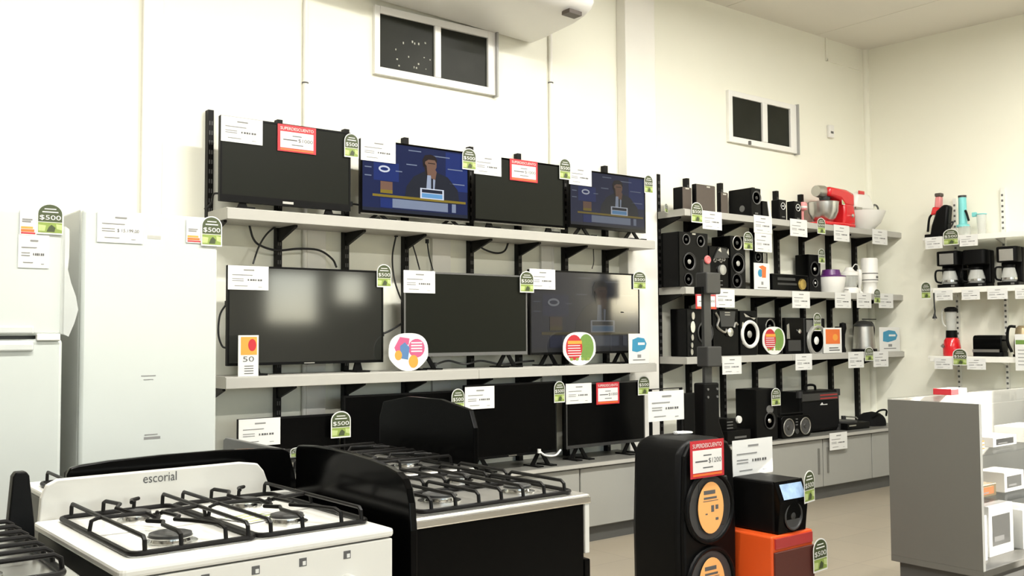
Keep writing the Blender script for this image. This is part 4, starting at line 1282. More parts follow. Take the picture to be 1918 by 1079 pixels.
def mixer(label, x0, x1, yt, Yc, zb, body, bowl, scale_y=1.0):
    X0, X1 = onY(x0, yt, Yc).x, onY(x1, yt, Yc).x
    H = onY((x0 + x1) / 2, yt, Yc).z - zb
    W = X1 - X0
    t = thing('stand_mixer', label, 'mixer', ((X0 + X1) / 2, Yc, zb))
    # side profile lies along x, head points to the left
    MB().rbox(-W * 0.45, W * 0.48, -0.09, 0.09, 0, 0.028, 0.05, 5, 'z').build('base', body, t, bevel=0.008, smooth=True)
    MB().prism([(W * 0.14, 0.02), (W * 0.48, 0.02), (W * 0.47, H * 0.40), (W * 0.44, H * 0.62), (W * 0.16, H * 0.62), (W * 0.18, H * 0.40)], -0.075, 0.075).build('column', body, t, bevel=0.02, smooth=True)
    MB().prism([(-W * 0.22, H * 0.76), (W * 0.08, H * 0.70), (W * 0.20, H * 0.54), (W * 0.46, H * 0.54), (W * 0.46, H * 0.90), (W * 0.24, H * 0.985), (-W * 0.22, H)], -0.075, 0.075).build('head', body, t, bevel=0.022, smooth=True)
    MB().lathe([(0.045, -0.10), (0.05, -0.06), (0.052, 0)], (-W * 0.20, 0, H * 0.88), 'x', 20).build('nose_cap', 'steel_dull', t, smooth=True)
    MB().lathe([(0.035, H * 0.60), (0.045, H * 0.72), (0.045, H * 0.76)], (-W * 0.16, 0, 0), 'z', 20).build('mixing_drive', 'dark_grey', t, smooth=True)
    rb = W * 0.235
    bl = MB().lathe([(rb * 0.45, 0.034), (rb * 0.55, 0.034), (rb * 0.78, 0.06), (rb * 0.95, H * 0.35), (rb, H * 0.60), (rb * 1.03, H * 0.61), (rb * 0.98, H * 0.60), (rb * 0.9, H * 0.34), (rb * 0.7, 0.065), (0, 0.05)], (-W * 0.20, 0, 0), 'z', 28).build('bowl', bowl, t, smooth=True)
    MB().lathe([(rb * 0.5, 0.028), (rb * 0.5, 0.036)], (-W * 0.20, 0, 0), 'z', 24).build('bowl_foot', bowl, t)
    MB().lathe([(0.016, 0), (0.016, -0.02), (0, -0.022)], (W * 0.33, -0.075, H * 0.30), 'y', 16).build('speed_knob', 'chrome', t, smooth=True)
    return t


mixer('glossy red stand mixer with a steel bowl', 1520, 1589, 353, 4.67, z, 'red_gloss', 'steel')
# white mixer with a wide bowl at the end of the shelf
X0, X1 = onY(1588, 400, 4.68).x, onY(1641, 400, 4.68).x
W = X1 - X0
H = onY(1612, 358, 4.68).z - z
t = thing('stand_mixer', 'cream hand mixer resting on a wide bowl stand', 'mixer', ((X0 + X1) / 2, 4.68, z))
MB().lathe([(W * 0.22, 0), (W * 0.24, 0.01), (W * 0.36, 0.06), (W * 0.44, H * 0.40), (W * 0.46, H * 0.46), (W * 0.43, H * 0.46), (W * 0.34, 0.07), (0, 0.02)], (-W * 0.03, 0, 0), 'z', 28).build('bowl', 'white_plastic', t, smooth=True)
MB().prism([(-W * 0.40, H * 0.48), (W * 0.24, H * 0.48), (W * 0.30, H * 0.60), (W * 0.12, H * 0.90), (-W * 0.12, H * 0.98), (-W * 0.32, H * 0.90), (-W * 0.42, H * 0.66)], -0.05, 0.05).build('body', 'white_plastic', t, bevel=0.03, smooth=True)
MB().tube(smooth_path([(-W * 0.05, 0, H * 0.95), (W * 0.15, 0, H * 0.88), (W * 0.32, 0, H * 0.60), (W * 0.38, 0, H * 0.42)], 5), 0.016, 10).build('handle', 'white_plastic', t, smooth=True)
MB().tube(smooth_path([(W * 0.30, -0.02, H * 0.55), (W * 0.36, -0.02, H * 0.68), (W * 0.48, -0.02, H * 0.64), (W * 0.50, -0.02, H * 0.50), (W * 0.44, -0.02, H * 0.40)], 5), 0.008, 8).build('cord', 'mid_grey', t, smooth=True)
MB().box(-W * 0.30, -W * 0.10, -0.056, -0.045, H * 0.88, H * 0.97).build('red_button', 'red_gloss', t, bevel=0.005)
MB().box(-W * 0.42, -W * 0.2, -0.056, -0.045, H * 0.50, H * 0.55).build('trim', 'steel_dull', t)

# ---- second shelf: big stereo
z = ZR[1]
t, w, d, h = speaker('tall black stereo tower with twin tweeters over a pale cone', (1237, 1272, 1326, 433, 4.60), z, 'black_gloss',
                     cones=((0.24, 0.86, 0.12, dict(ring='mid_grey')), (0.74, 0.85, 0.13, dict(ring='mid_grey')), (0.34, 0.46, 0.20, dict(dish='mid_grey', ring='dark_grey', dust='cone_silver')), (0.30, 0.14, 0.14, dict(ring='dark_grey'))), badge=(0.5, 0.97, 'steel_dull'))
t, w, d, h = speaker('black stereo tower with one pale cone next to the main unit', (1332, 1368, 1396, 441, 4.60), z, 'black_gloss',
                     cones=((0.45, 0.87, 0.30, dict(ring='steel_dull')), (0.5, 0.48, 0.42, dict(dish='mid_grey', ring='dark_grey', dust='cone_silver')), (0.4, 0.15, 0.30, dict(ring='dark_grey'))), maxd=0.2)
cx, w, d, h = boxpx(1326, 1329, 1366, 460, 4.61, z, 0.2)
t = thing('stereo_unit', 'black stereo main unit with chrome dial and angled display', 'stereo', (cx, 4.61, z))
MB().box(-w / 2, w / 2, 0.006, 0.21, 0, h).build('case', 'black_gloss', t, bevel=0.006)
MB().prism([(-w * 0.30, h * 0.70), (w * 0.45, h * 0.74), (w * 0.32, h * 0.95), (-w * 0.05, h * 0.98)], -0.004, 0.006).build('display', 'dark_grey', t)
MB().prism([(-w * 0.1, h * 0.90), (w * 0.06, h * 0.86), (w * 0.02, h * 0.97)], -0.006, -0.003).build('chrome_wing', 'steel', t)
MB().prism([(w * 0.34, h * 0.86), (w * 0.44, h * 0.80), (w * 0.42, h * 0.96)], -0.006, -0.003).build('chrome_wing', 'steel', t)
for k in range(4):
    MB().ring((-w * 0.22 + w * 0.15 * k, 0.004, h * 0.66 + (0.012 if k % 2 else 0)), w * 0.055, 0.003).build('pad_ring', 'steel_dull', t, smooth=True)
MB().lathe([(w * 0.17, 0.006), (w * 0.17, -0.012), (w * 0.1, -0.016), (0, -0.016)], (w * 0.10, 0, h * 0.44), 'y', 24).build('dial', 'cone_silver', t, smooth=True)
for k in range(2):
    MB().box(-w * 0.15, w * 0.15, 0.003, 0.006, h * (0.07 + 0.1 * k), h * (0.09 + 0.1 * k)).build('button_strip', 'mid_grey', t)
t, w, d, h = speaker('compact black stereo half hidden by a white sale card', (1404, 1412, 1438, 471, 4.63), z, 'black_plastic', cones=((0.3, 0.86, 0.2, dict(ring='mid_grey')),), name='stereo_unit', cat='stereo')
MB().box(w * 0.18, w * 0.26, 0, 0.003, h * 0.6, h * 0.98).build('chrome_bar', 'steel', t)
MB().box(w * 0.32, w * 0.38, 0, 0.003, h * 0.6, h * 0.98).build('chrome_bar', 'steel_dull', t)
sign_card('white sale card with orange and blue print leaning before a compact stereo', 1413, 493, 1442, 543, 4.578, z, 'multi')
cx, w, d, h = boxpx(1443, 1446, 1514, 512, 4.60, z, 0.2)
t = thing('stereo_unit', 'low black stereo player with a gold volume dial', 'stereo', (cx, 4.60, z))
MB().box(-w / 2, w / 2, 0.0, 0.2, 0, h).build('case', 'black_gloss', t, bevel=0.008)
MB().box(-w * 0.36, w * 0.12, -0.003, 0, h * 0.62, h * 0.78).build('tray', 'dark_grey', t)
MB().box(-w * 0.36, w * 0.16, -0.003, 0, h * 0.34, h * 0.46).build('display', 'dark_grey', t)
MB().lathe([(0.045, 0), (0.04, -0.014), (0, -0.016)], (w * 0.31, 0, h * 0.42), 'y', 24).build('dial', 'gold', t, smooth=True)
speaker('black box speaker behind the purple lidded cooker', (1485, 1515, 1537, 476, 4.69), z, 'black_gloss', cones=((0.5, 0.62, 0.36, dict(ring='dark_grey', dust='steel')), (0.5, 0.25, 0.2, dict(ring='mid_grey', dust='white_ring'))))

def at_shelf(px, Y, z, name, label, cat, rz=0.0, group=None):
    return thing(name, label, cat, (onY(px, 540, Y).x, Y, z), rz, group)


def pxr(px0, px1, Y):
    return (onY(px1, 540, Y).x - onY(px0, 540, Y).x) / 2


Yk = 4.68
r = pxr(1538, 1576, Yk) * 0.80
H = onY(1556, 504, Yk).z - z
t = at_shelf(1557, Yk, z, 'rice_cooker', 'white cooker with a purple lid on the audio shelf', 'cooker')
MB().lathe([(r * 0.80, 0), (r * 0.84, 0.005), (r * 0.98, H * 0.52), (r, H * 0.66), (r * 0.96, H * 0.66), (r * 0.8, 0.02), (0, 0.02)], (0, 0, 0), 'z', 30).build('pot', 'white_plastic', t, smooth=True)
MB().lathe([(r * 1.02, H * 0.66), (r * 1.02, H * 0.70), (r * 0.70, H * 0.74), (r * 0.60, H * 0.96), (r * 0.3, H * 0.98), (0, H * 0.98)], (0, 0, 0), 'z', 30).build('lid', 'purple', t, smooth=True)
MB().box(r * 0.25, r * 0.62, -r * 1.0, -r * 0.90, H * 0.1, H * 0.14).build('badge', 'ink_soft', t)
r = pxr(1577, 1605, Yk) * 0.78
H = onY(1590, 501, Yk).z - z
t = at_shelf(1591, Yk, z, 'food_processor', 'white food processor with a clear jar beside the purple lidded cooker', 'food processor')
MB().lathe([(r * 0.95, 0), (r, 0.01), (r * 0.9, H * 0.20), (r * 0.6, H * 0.26), (0, H * 0.26)], (0, 0, 0), 'z', 24).build('base', 'white_plastic', t, smooth=True)
MB().lathe([(r * 0.70, H * 0.26), (r * 0.86, H * 0.70), (r * 0.82, H * 0.70), (r * 0.66, H * 0.28), (0, H * 0.28)], (0, 0, 0), 'z', 24).build('jar', 'jar_glass', t, smooth=True)
MB().lathe([(r * 0.92, H * 0.68), (r * 0.92, H * 0.80), (r * 0.5, H * 0.88), (r * 0.3, H), (0, H)], (0, 0, 0), 'z', 24).build('lid', 'white_plastic', t, smooth=True)
MB().lathe([(0.012, H * 0.26), (0.012, H * 0.6), (0, H * 0.6)], (0, 0, 0), 'z', 12).build('blade_shaft', 'mid_grey', t)
t = at_shelf(1610, Yk, z, 'hand_blender', 'slim white hand blender with a curled cord', 'blender')
H = onY(1610, 497, Yk).z - z
MB().lathe([(0.028, 0), (0.028, 0.012), (0.012, 0.03), (0.012, H * 0.3), (0.020, H * 0.36), (0.024, H * 0.75), (0.018, H * 0.85), (0, H * 0.86)], (0, 0, 0), 'z', 16).build('body', 'white_plastic', t, smooth=True)
MB().tube(smooth_path([(0, 0, H * 0.85), (-0.02, 0, H * 1.0), (-0.06, 0, H * 1.02), (-0.10, 0, H * 0.9)], 5), 0.004, 8).build('cord', 'white_plastic', t, smooth=True)
r = pxr(1618, 1640, Yk) * 0.78
H = onY(1629, 484, Yk).z - z
t = at_shelf(1629, Yk, z, 'coffee_grinder', 'tall slim white appliance at the end of the middle audio shelf', 'appliance')
MB().lathe([(r * 1.0, 0), (r, 0.02), (r * 0.8, 0.05), (r * 0.85, H * 0.30), (r, H * 0.34), (r, H * 0.97), (r * 0.9, H), (0, H)], (0, 0, 0), 'z', 24).build('body', 'white_plastic', t, smooth=True)
for k in (0.38, 0.56):
    MB().lathe([(r * 1.01, H * k), (r * 1.01, H * k + 0.008)], (0, 0, 0), 'z', 24).build('band', 'mid_grey', t)
MB().box(-0.012, 0.012, -r * 1.06, -r * 0.95, H * 0.44, H * 0.50).build('switch', 'mid_grey', t)

# ---- third shelf
z = ZR[2]
t, w, d, h = speaker('black stereo tower with chrome accents partly behind the tall pole stand', (1255, 1287, 1333, 578, 4.60), z, 'black_gloss', cones=((0.72, 0.50, 0.30, dict(ring='dark_grey', dish='mid_grey', dust='cone_silver')),))
for k, s_ in enumerate(((0.20, 0.62, 0.030), (0.18, 0.40, 0.016), (0.16, 0.24, 0.014), (0.15, 0.1, 0.016), (0.22, 0.85, 0.02))):
    MB().prism(ellipse(-w / 2 + s_[0] * w, s_[1] * h, s_[2] * 0.8, s_[2] * 1.4, 12), -0.006, 0.002).build('chrome_accent', 'chrome' if k == 0 else 'steel_dull', t)
cx, w, d, h = boxpx(1333, 1336, 1384, 578, 4.60, z, 0.2)
t = thing('stereo_unit', 'black stereo main unit with curved chrome trim and a bright knob', 'stereo', (cx, 4.60, z))
MB().box(-w / 2, w / 2, 0.006, 0.2, 0, h).build('case', 'black_gloss', t, bevel=0.006)
MB().prism([(-w * 0.2, h * 0.62), (w * 0.3, h * 0.62), (w * 0.36, h * 0.95), (-w * 0.26, h * 0.95)], 0.0, 0.006).build('display', 'dark_grey', t)
MB().box(-w * 0.06, w * 0.14, -0.001, 0.0, h * 0.86, h * 0.88).build('display_line', 'steel_dull', t)
MB().box(-w * 0.06, w * 0.14, -0.001, 0.0, h * 0.91, h * 0.93).build('display_line', 'steel_dull', t)
MB().lathe([(w * 0.12, 0.006), (w * 0.11, -0.014), (0, -0.018)], (w * 0.10, 0, h * 0.50), 'y', 20).build('knob', 'chrome', t, smooth=True)
MB().tube(smooth_path([(-w * 0.42, 0.002, h * 0.92), (-w * 0.30, 0.0, h * 0.78), (-w * 0.36, 0.0, h * 0.62), (-w * 0.10, 0.0, h * 0.50), (w * 0.0, 0.0, h * 0.56)], 5), 0.009, 8).build('chrome_trim', 'steel', t, smooth=True)
MB().tube(smooth_path([(w * 0.30, 0.002, h * 0.60), (w * 0.36, 0.0, h * 0.70), (w * 0.44, 0.0, h * 0.66)], 5), 0.008, 8).build('chrome_trim', 'steel_dull', t, smooth=True)
t, w, d, h = speaker('black stereo tower with a wide white ring around its cone', (1372, 1386, 1418, 582, 4.60), z, 'black_gloss', cones=((0.55, 0.47, 0.46, dict(ring='white_ring', dish='white_ring', dust='cone_silver', rr=0.3)),), maxd=0.2)
MB().prism([(-w * 0.2, h * 0.86), (w * 0.4, h * 0.84), (w * 0.3, h * 0.80), (-w * 0.3, h * 0.95)], -0.003, 0.003).build('chrome_accent', 'steel', t)
MB().prism(ellipse(-w * 0.36, h * 0.60, 0.014, 0.05, 12), -0.004, 0.003).build('chrome_accent', 'chrome', t)
MB().prism(ellipse(-w * 0.36, h * 0.33, 0.012, 0.03, 12), -0.004, 0.003).build('chrome_accent', 'steel_dull', t)
t, w, d, h = speaker('mottled portable radio behind the rounded red and green sign', (1415, 1419, 1452, 594, 4.68), z, 'camo', name='portable_radio', cat='radio', cones=((0.7, 0.75, 0.25, dict(ring='steel_dull')),))
sign_card('rounded red and green sign standing among the stereos', 1429, 612, 1471, 664, 4.578, z, 'apple')
t, w, d, h = speaker('black micro stereo beside the silver ringed speaker', (1464, 1470, 1505, 595, 4.61), z, 'black_gloss', name='stereo_unit', cat='stereo')
MB().prism([(-w * 0.42, h * 0.42), (-w * 0.26, h * 0.42), (-w * 0.30, h * 0.84), (-w * 0.42, h * 0.80)], -0.003, 0.0).build('chrome_accent', 'steel_dull', t)
MB().lathe([(0.02, 0), (0.018, -0.012), (0, -0.014)], (w * 0.22, 0, h * 0.62), 'y', 18).build('knob', 'chrome', t, smooth=True)
MB().box(-w * 0.35, w * 0.32, -0.002, 0.0, h * 0.08, h * 0.38).build('cassette_door', 'dark_grey', t)
t, w, d, h = speaker('black speaker with a big silver ringed cone', (1494, 1508, 1545, 596, 4.60), z, 'dark_grey', cones=((0.56, 0.36, 0.42, dict(ring='cone_silver', dish='dark_grey', dust='white_ring', rr=0.36)),), maxd=0.2)
MB().prism([(-w * 0.45, h * 0.60), (-w * 0.2, h * 0.60), (0, h * 0.80), (-w * 0.1, h * 0.95), (-w * 0.45, h * 0.95)], -0.003, 0.002).build('horn', 'mid_grey', t)
sign_card('white card with an orange panel beside a black blender stick', 1543, 614, 1577, 660, 4.571, z, 'orange')
t = at_shelf(1577, 4.66, z, 'hand_blender', 'black stick blender standing behind the orange panelled card', 'blender')
H = onY(1577, 604, 4.66).z - z
MB().lathe([(0.022, 0), (0.022, 0.02), (0.015, 0.05), (0.018, H * 0.6), (0.03, H * 0.80), (0.026, H * 0.97), (0, H)], (0, 0, 0), 'z', 18).build('body', 'black_plastic', t, smooth=True)
MB().box(-0.10, -0.02, -0.015, 0.015, H * 0.78, H * 0.86).build('arm', 'black_plastic', t, bevel=0.006)
# electric jug
Yj = 4.68
t = at_shelf(1617, Yj, z, 'electric_kettle', 'brushed steel jug kettle with a black open lid', 'kettle')
r = pxr(1598, 1630, Yj) * 0.70
H = onY(1612, 600, Yj).z - z
MB().lathe([(r * 1.1, 0), (r * 1.12, 0.02), (r, 0.024), (r * 1.0, H * 0.2), (r * 0.86, H * 0.84), (r * 0.84, H * 0.84), (0, H * 0.8)], (-r * 0.1, 0, 0), 'z', 28).build('jug', 'steel_dull', t, smooth=True)
MB().lathe([(r * 1.16, 0), (r * 1.16, 0.024)], (-r * 0.1, 0, 0), 'z', 28).build('base', 'black_plastic', t)
MB().lathe([(r * 0.90, H * 0.80), (r * 0.90, H * 0.86), (r * 0.6, H * 0.96), (0, H)], (-r * 0.1, 0, 0), 'z', 28).build('lid', 'dark_grey', t, smooth=True)
MB().tube(smooth_path([(r * 0.7, 0, H * 0.92), (r * 1.2, 0, H * 0.90), (r * 1.5, 0, H * 0.74), (r * 1.35, 0, H * 0.40), (r * 0.9, 0, H * 0.18)], 5), 0.014, 10).build('handle', 'black_plastic', t, smooth=True)
MB().box(-r * 0.2, r * 1.9, -0.012, 0.012, H * 1.02, H * 1.05).build('lid_lever', 'black_plastic', t, bevel=0.003)
sign_card('white card with blue map shape at the end of the lowest audio shelf', 1648, 613, 1686, 655, 4.585, z, 'blue')

# ---- cabinet top
z = ZCAB
speaker('plain black speaker box standing behind the tall pole stand', (1266, 1280, 1312, 738, 4.62), z, 'black_plastic')
cx, w, d, h = boxpx(1352, 1362, 1406, 786, 4.53, z, 0.22)
t = thing('disc_player', 'low black disc player with loose controls on top beside the subwoofer', 'player', (cx, 4.53, z))
MB().box(-w / 2, w / 2, 0, 0.22, 0.006, h * 0.55).build('case', 'black_plastic', t, bevel=0.004)
MB().box(-w * 0.44, w * 0.0, 0.02, 0.20, h * 0.55, h).build('upper_unit', 'black_plastic', t, bevel=0.004)
MB().lathe([(0.028, 0), (0.026, -0.014), (0, -0.016)], (w * 0.06, 0.02, h * 0.95), 'y', 20).build('knob', 'white_ring', t, smooth=True)
for k in range(3):
    MB().box(-w * 0.42, -w * 0.18, 0.017, 0.02, h * (0.62 + 0.12 * k), h * (0.66 + 0.12 * k)).build('button_strip', 'mid_grey', t)
for sx in (-1, 1):
    MB().box(sx * w * 0.4 - 0.015, sx * w * 0.4 + 0.015, 0.03, 0.06, 0, 0.006).build('foot', 'rubber', t)
MB().box(-w * 0.2, w * 0.3, -0.002, 0, h * 0.22, h * 0.30).build('tray', 'mid_grey', t)
t, w, d, h = speaker('big black subwoofer with chrome port on the cabinet', (1377, 1416, 1456, 730, 4.52), z, 'black_plastic', cones=((0.62, 0.38, 0.24, dict(ring='dark_grey', dish='dark_grey', dust='steel')),), maxd=0.3)
MB().prism(ellipse(w * 0.12, h * 0.60, w * 0.16, h * 0.08, 16), -0.004, 0.003).build('badge_plate', 'mid_grey', t)
# boombox
cx, w, d, h = boxpx(1460, 1466, 1521, 778, 4.50, z, 0.09)
t = thing('boombox', 'black boombox with two silver ringed speakers', 'radio', (cx, 4.50, z))
MB().rbox(-w / 2, w / 2, 0.012, 0.10, 0, h * 0.94, 0.03, 4, 'y').build('case', 'black_gloss', t, bevel=0.006, smooth=True)
for fx, fr in ((-0.27, 0.175), (0.29, 0.17)):
    cone(t, fx * w, h * 0.46, fr * w, 0.010, ring='steel_dull', dish='cone', dust='dark_grey', rr=0.14)
for k in range(3):
    MB().box(-0.012, 0.012, 0.006, 0.012, h * (0.52 + 0.12 * k), h * (0.56 + 0.12 * k)).build('button', 'mid_grey', t)
MB().lathe([(0.022, 0), (0.02, -0.008), (0, -0.008)], (0.0, 0.012, h * 0.26), 'y', 16).build('dial', 'dark_grey', t, smooth=True)
MB().tube([(-w * 0.4, 0.06, h * 0.9), (-w * 0.38, 0.06, h * 1.0), (w * 0.38, 0.06, h * 1.0), (w * 0.4, 0.06, h * 0.9)], 0.008, 8).build('handle', 'black_plastic', t, smooth=True)
# guitar amplifier
cx, w, d, h = boxpx(1490, 1500, 1574, 735, 4.61, z, 0.2)
t = thing('guitar_amplifier', 'black guitar amplifier with carrying handle and red printed lines', 'amplifier', (cx, 4.61, z))
MB().box(-w / 2, w / 2, 0.01, 0.2, 0.01, h).build('cabinet', 'black_plastic', t, bevel=0.012)
MB().box(-w / 2 + 0.02, w / 2 - 0.02, 0.004, 0.012, 0.03, h * 0.74).build('grille_cloth', 'cloth_black', t)
MB().box(-w / 2 + 0.02, w / 2 - 0.02, 0.002, 0.012, h * 0.78, h * 0.95).build('control_panel', 'dark_grey', t)
for k in range(2):
    MB().box(-w * 0.02, w * 0.42, 0.0005, 0.002, h * (0.80 + 0.08 * k), h * (0.83 + 0.08 * k)).build('panel_line', 'led_red', t)
MB().prism([(-w * 0.02, h * 0.66), (w * 0.03, h * 0.72), (w * 0.06, h * 0.67), (w * 0.16, h * 0.68), (w * 0.16, h * 0.655)], 0.001, 0.004).build('name_badge', 'white_ring', t)
MB().tube(smooth_path([(-0.07, 0.10, h), (-0.06, 0.10, h + 0.035), (0.0, 0.10, h + 0.045), (0.06, 0.10, h + 0.035), (0.07, 0.10, h)], 4), 0.010, 8).build('handle', 'black_plastic', t, smooth=True)
for sx in (-1, 1):
    for zz in (0.028, h - 0.02):
        MB().lathe([(0.026, -0.026), (0.026, 0.026)], (sx * (w / 2 - 0.014), 0.024, zz), 'z', 12).build('corner_guard', 'rubber', t)
# flat black things in the corner
t = at_shelf(1603, 4.56, z, 'turntable', 'flat black turntable at the dark end of the cabinet', 'turntable')
MB().box(-0.16, 0.16, 0, 0.26, 0, 0.055).build('plinth', 'black_plastic', t, bevel=0.006)
MB().lathe([(0.12, 0.055), (0.12, 0.068), (0, 0.068)], (-0.04, 0.13, 0), 'z', 28).build('platter', 'dark_grey', t, smooth=True)
MB().tube([(0.12, 0.22, 0.085), (0.12, 0.10, 0.085), (0.06, 0.05, 0.08)], 0.005, 8).build('tone_arm', 'steel_dull', t, smooth=True)
MB().lathe([(0.02, 0.055), (0.02, 0.09), (0, 0.09)], (0.12, 0.22, 0), 'z', 14).build('arm_pivot', 'dark_grey', t)
MB().box(-0.14, -0.04, -0.001, 0, 0.03, 0.04).build('trim_line', 'steel', t)
t = at_shelf(1651, 4.57, z, 'carry_bag', 'soft black carry bag slumped in the corner of the cabinet', 'bag')
vs, fs = [], []
NU, NV = 16, 8
for j in range(NV + 1):
    for i in range(NU):
        a = 2 * PI * i / NU
        f = j / NV
        rr = (1 - f ** 2.6) ** 0.5 if f < 1 else 0.0
        vs.append((0.14 * rr * math.cos(a) + 0.02 * f, 0.13 + 0.12 * rr * math.sin(a), 0.115 * f * (1 + 0.18 * math.sin(3 * a + 1) * (1 - f))))
for j in range(NV):
    for i in range(NU):
        fs.append((j * NU + i, j * NU + (i + 1) % NU, (j + 1) * NU + (i + 1) % NU, (j + 1) * NU + i))
fs.append(tuple(range(NU)))
MB().add(vs, fs).build('body', 'cloth_black', t, smooth=True)
MB().tube(smooth_path([(-0.10, 0.05, 0.08), (-0.05, 0.02, 0.13), (0.06, 0.02, 0.13), (0.11, 0.05, 0.08)], 5), 0.008, 8).build('strap', 'cloth_black', t, smooth=True)

# ---- price cards of the audio bay
YA = YS - 0.004
for lab, a, b, c, d_ in (
        ('white price card under the larger brown loudspeaker', 1316, 396, 1352, 430),
        ('white price card under the black subwoofer box', 1412, 404, 1446, 437),
        ('white price card under the desktop speaker pair', 1480, 411, 1512, 443),
        ('white price card under the red stand mixer', 1562, 422, 1591, 452),
        ('white price card under the cream hand mixer', 1634, 430, 1662, 458),
        ('white price card next to a red one under the tall stereo towers', 1341, 542, 1376, 576),
        ('white price card under the low stereo with gold dial', 1484, 546, 1517, 577),
        ('white price card under the purple lidded cooker', 1564, 548, 1594, 577),
        ('white price card under the slim white hand blender', 1605, 549, 1632, 577),
        ('white price card at the end of the middle audio shelf', 1646, 550, 1673, 577),
        ('white price card under the white ringed stereo tower', 1353, 668, 1389, 701),
        ('white price card under the micro stereo', 1490, 663, 1521, 693),
        ('white price card under the steel jug kettle', 1589, 659, 1618, 689),
        ('white price card at the end of the lowest audio shelf', 1636, 658, 1664, 687)):
    price_card(lab, a, b, c, d_, YA)
price_card('white price card hanging below another under the black subwoofer box', 1414, 437, 1446, 472, YA + 0.003)
discount_card('red framed discount card under the tall stereo towers', 1303, 546, 1342, 579, YA + 0.002)
price_card('white price card hung over a cabinet door below the amplifier', 1554, 810, 1587, 842, YC - 0.018)
for lab, a, b, c, d_, Y in (
        ('green arched tag beside the price card of the brown loudspeaker', 1295, 379, 1316, 417, YA - 0.004),
        ('green arched tag on the black stereo tower with one pale cone', 1393, 434, 1410, 468, 4.59),
        ('green arched tag hanging below the red stand mixer bowl', 1531, 408, 1546, 438, YA),
        ('green arched tag on the back of the red stand mixer', 1577, 357, 1592, 384, 4.60),
        ('green arched tag on the black box speaker by the cooker', 1533, 466, 1545, 493, 4.66),
        ('green arched tag between the two end cards of the middle audio shelf', 1637, 541, 1649, 568, YA - 0.004),
        ('green arched tag on the silver ringed speaker', 1524, 586, 1538, 620, 4.585),
        ('green arched tag hanging below the steel jug kettle', 1620, 650, 1636, 676, YA - 0.004),
        ('green arched tag on the big subwoofer on the cabinet', 1445, 727, 1462, 760, 4.50)):
    arch_tag(lab, a, b, c, d_, Y)
arch_tag('crumpled pale tag at the open end of the top audio shelf', 1240, 381, 1256, 398, 4.70, rz=0.5)

# ================================================================== right wall appliances (local x runs along the wall, front towards the room)
def rthing(name, label, cat, px, off, z, group=None, py=500):
    s_, _ = onR(px, py, off)
    return thing(name, label, cat, R3(s_, off, z), RZ_R, group)


def rw(px0, px1, off, py=500):
    return onR(px1, py, off)[0] - onR(px0, py, off)[0]


def rh(px, py, off, z):
    return onR(px, py, off)[1] - z


OF = 0.27
z = SR[0]
# black and red stick cleaner
t = rthing('handheld_vacuum', 'black and red handheld vacuum standing on the top white shelf', 'vacuum', 1762, 0.18, z)
H = rh(1760, 362, 0.18, z)
MB().prism([(-0.07, 0.015), (0.075, 0.0), (0.085, H * 0.35), (0.10, H * 0.70), (0.05, H * 0.73), (-0.01, H * 0.60), (-0.05, H * 0.30)], -0.05, 0.05).build('body', 'black_plastic', t, bevel=0.02, smooth=True)
MB().box(-0.11, 0.02, -0.05, 0.05, 0, 0.035).build('nozzle', 'black_plastic', t, bevel=0.008)
MB().tube(smooth_path([(-0.10, 0, 0.06), (-0.085, 0, H * 0.45), (-0.06, 0, H * 0.55)], 5), 0.010, 8).build('handle', 'black_plastic', t, smooth=True)
MB().prism([(-0.06, H * 0.52), (0.02, H * 0.52), (0.03, H * 0.66), (-0.04, H * 0.70)], -0.04, 0.04).build('red_band', 'red_gloss', t, bevel=0.01, smooth=True)
MB().prism([(-0.03, H * 0.68), (0.02, H * 0.66), (0.025, H * 0.92), (-0.02, H * 0.92)], -0.03, 0.03).build('pink_grip', 'pink_plastic', t, bevel=0.01, smooth=True)
MB().box(-0.025, 0.03, -0.03, 0.03, H * 0.92, H).build('cap', 'brown_vinyl', t, bevel=0.008)
MB().tube(smooth_path([(0.08, -0.02, H * 0.30), (0.12, -0.02, H * 0.33), (0.10, -0.02, H * 0.22), (0.07, -0.02, H * 0.2)], 4), 0.007, 8).build('cord', 'rubber', t, smooth=True)
# teal juicer and its beaker
t = rthing('juicer', 'teal juicer with a clear lower bowl', 'juicer', 1806, 0.17, z)
H = rh(1806, 366, 0.17, z)
r = rw(1797, 1815, 0.17) / 2 * 0.85
MB().lathe([(r * 1.5, 0), (r * 1.55, 0.01), (r * 1.45, H * 0.24), (0, H * 0.25)], (0.01, 0, 0), 'z', 26).build('bowl', 'jar_glass', t, smooth=True)
MB().lathe([(r * 1.55, H * 0.23), (r * 1.55, H * 0.28), (r, H * 0.30), (r * 0.95, H * 0.97), (0, H * 0.97)], (0.0, 0, 0), 'z', 26).build('body', 'teal', t, smooth=True)
MB().lathe([(r, H * 0.95), (r, H), (0, H)], (0, 0, 0), 'z', 26).build('cap', 'dark_grey', t, smooth=True)
MB().tube(smooth_path([(r * 0.9, -0.02, H * 0.62), (r * 1.3, -0.03, H * 0.55), (r * 1.8, -0.03, H * 0.36)], 4), 0.009, 8).build('spout_lever', 'black_plastic', t, smooth=True)
t = rthing('juice_beaker', 'clear beaker with a teal handle beside the juicer', 'beaker', 1841, 0.17, z)
H = rh(1841, 401, 0.17, z)
r = rw(1830, 1852, 0.17) / 2 * 0.85
MB().lathe([(r * 0.78, 0), (r * 0.82, 0.004), (r, H), (r * 0.95, H), (r * 0.76, 0.01), (0, 0.01)], (0, 0, 0), 'z', 24).build('cup', 'jar_glass', t, smooth=True)
MB().ring((0, 0, H), r * 0.98, 0.004, 'z').build('rim', 'teal', t, smooth=True)
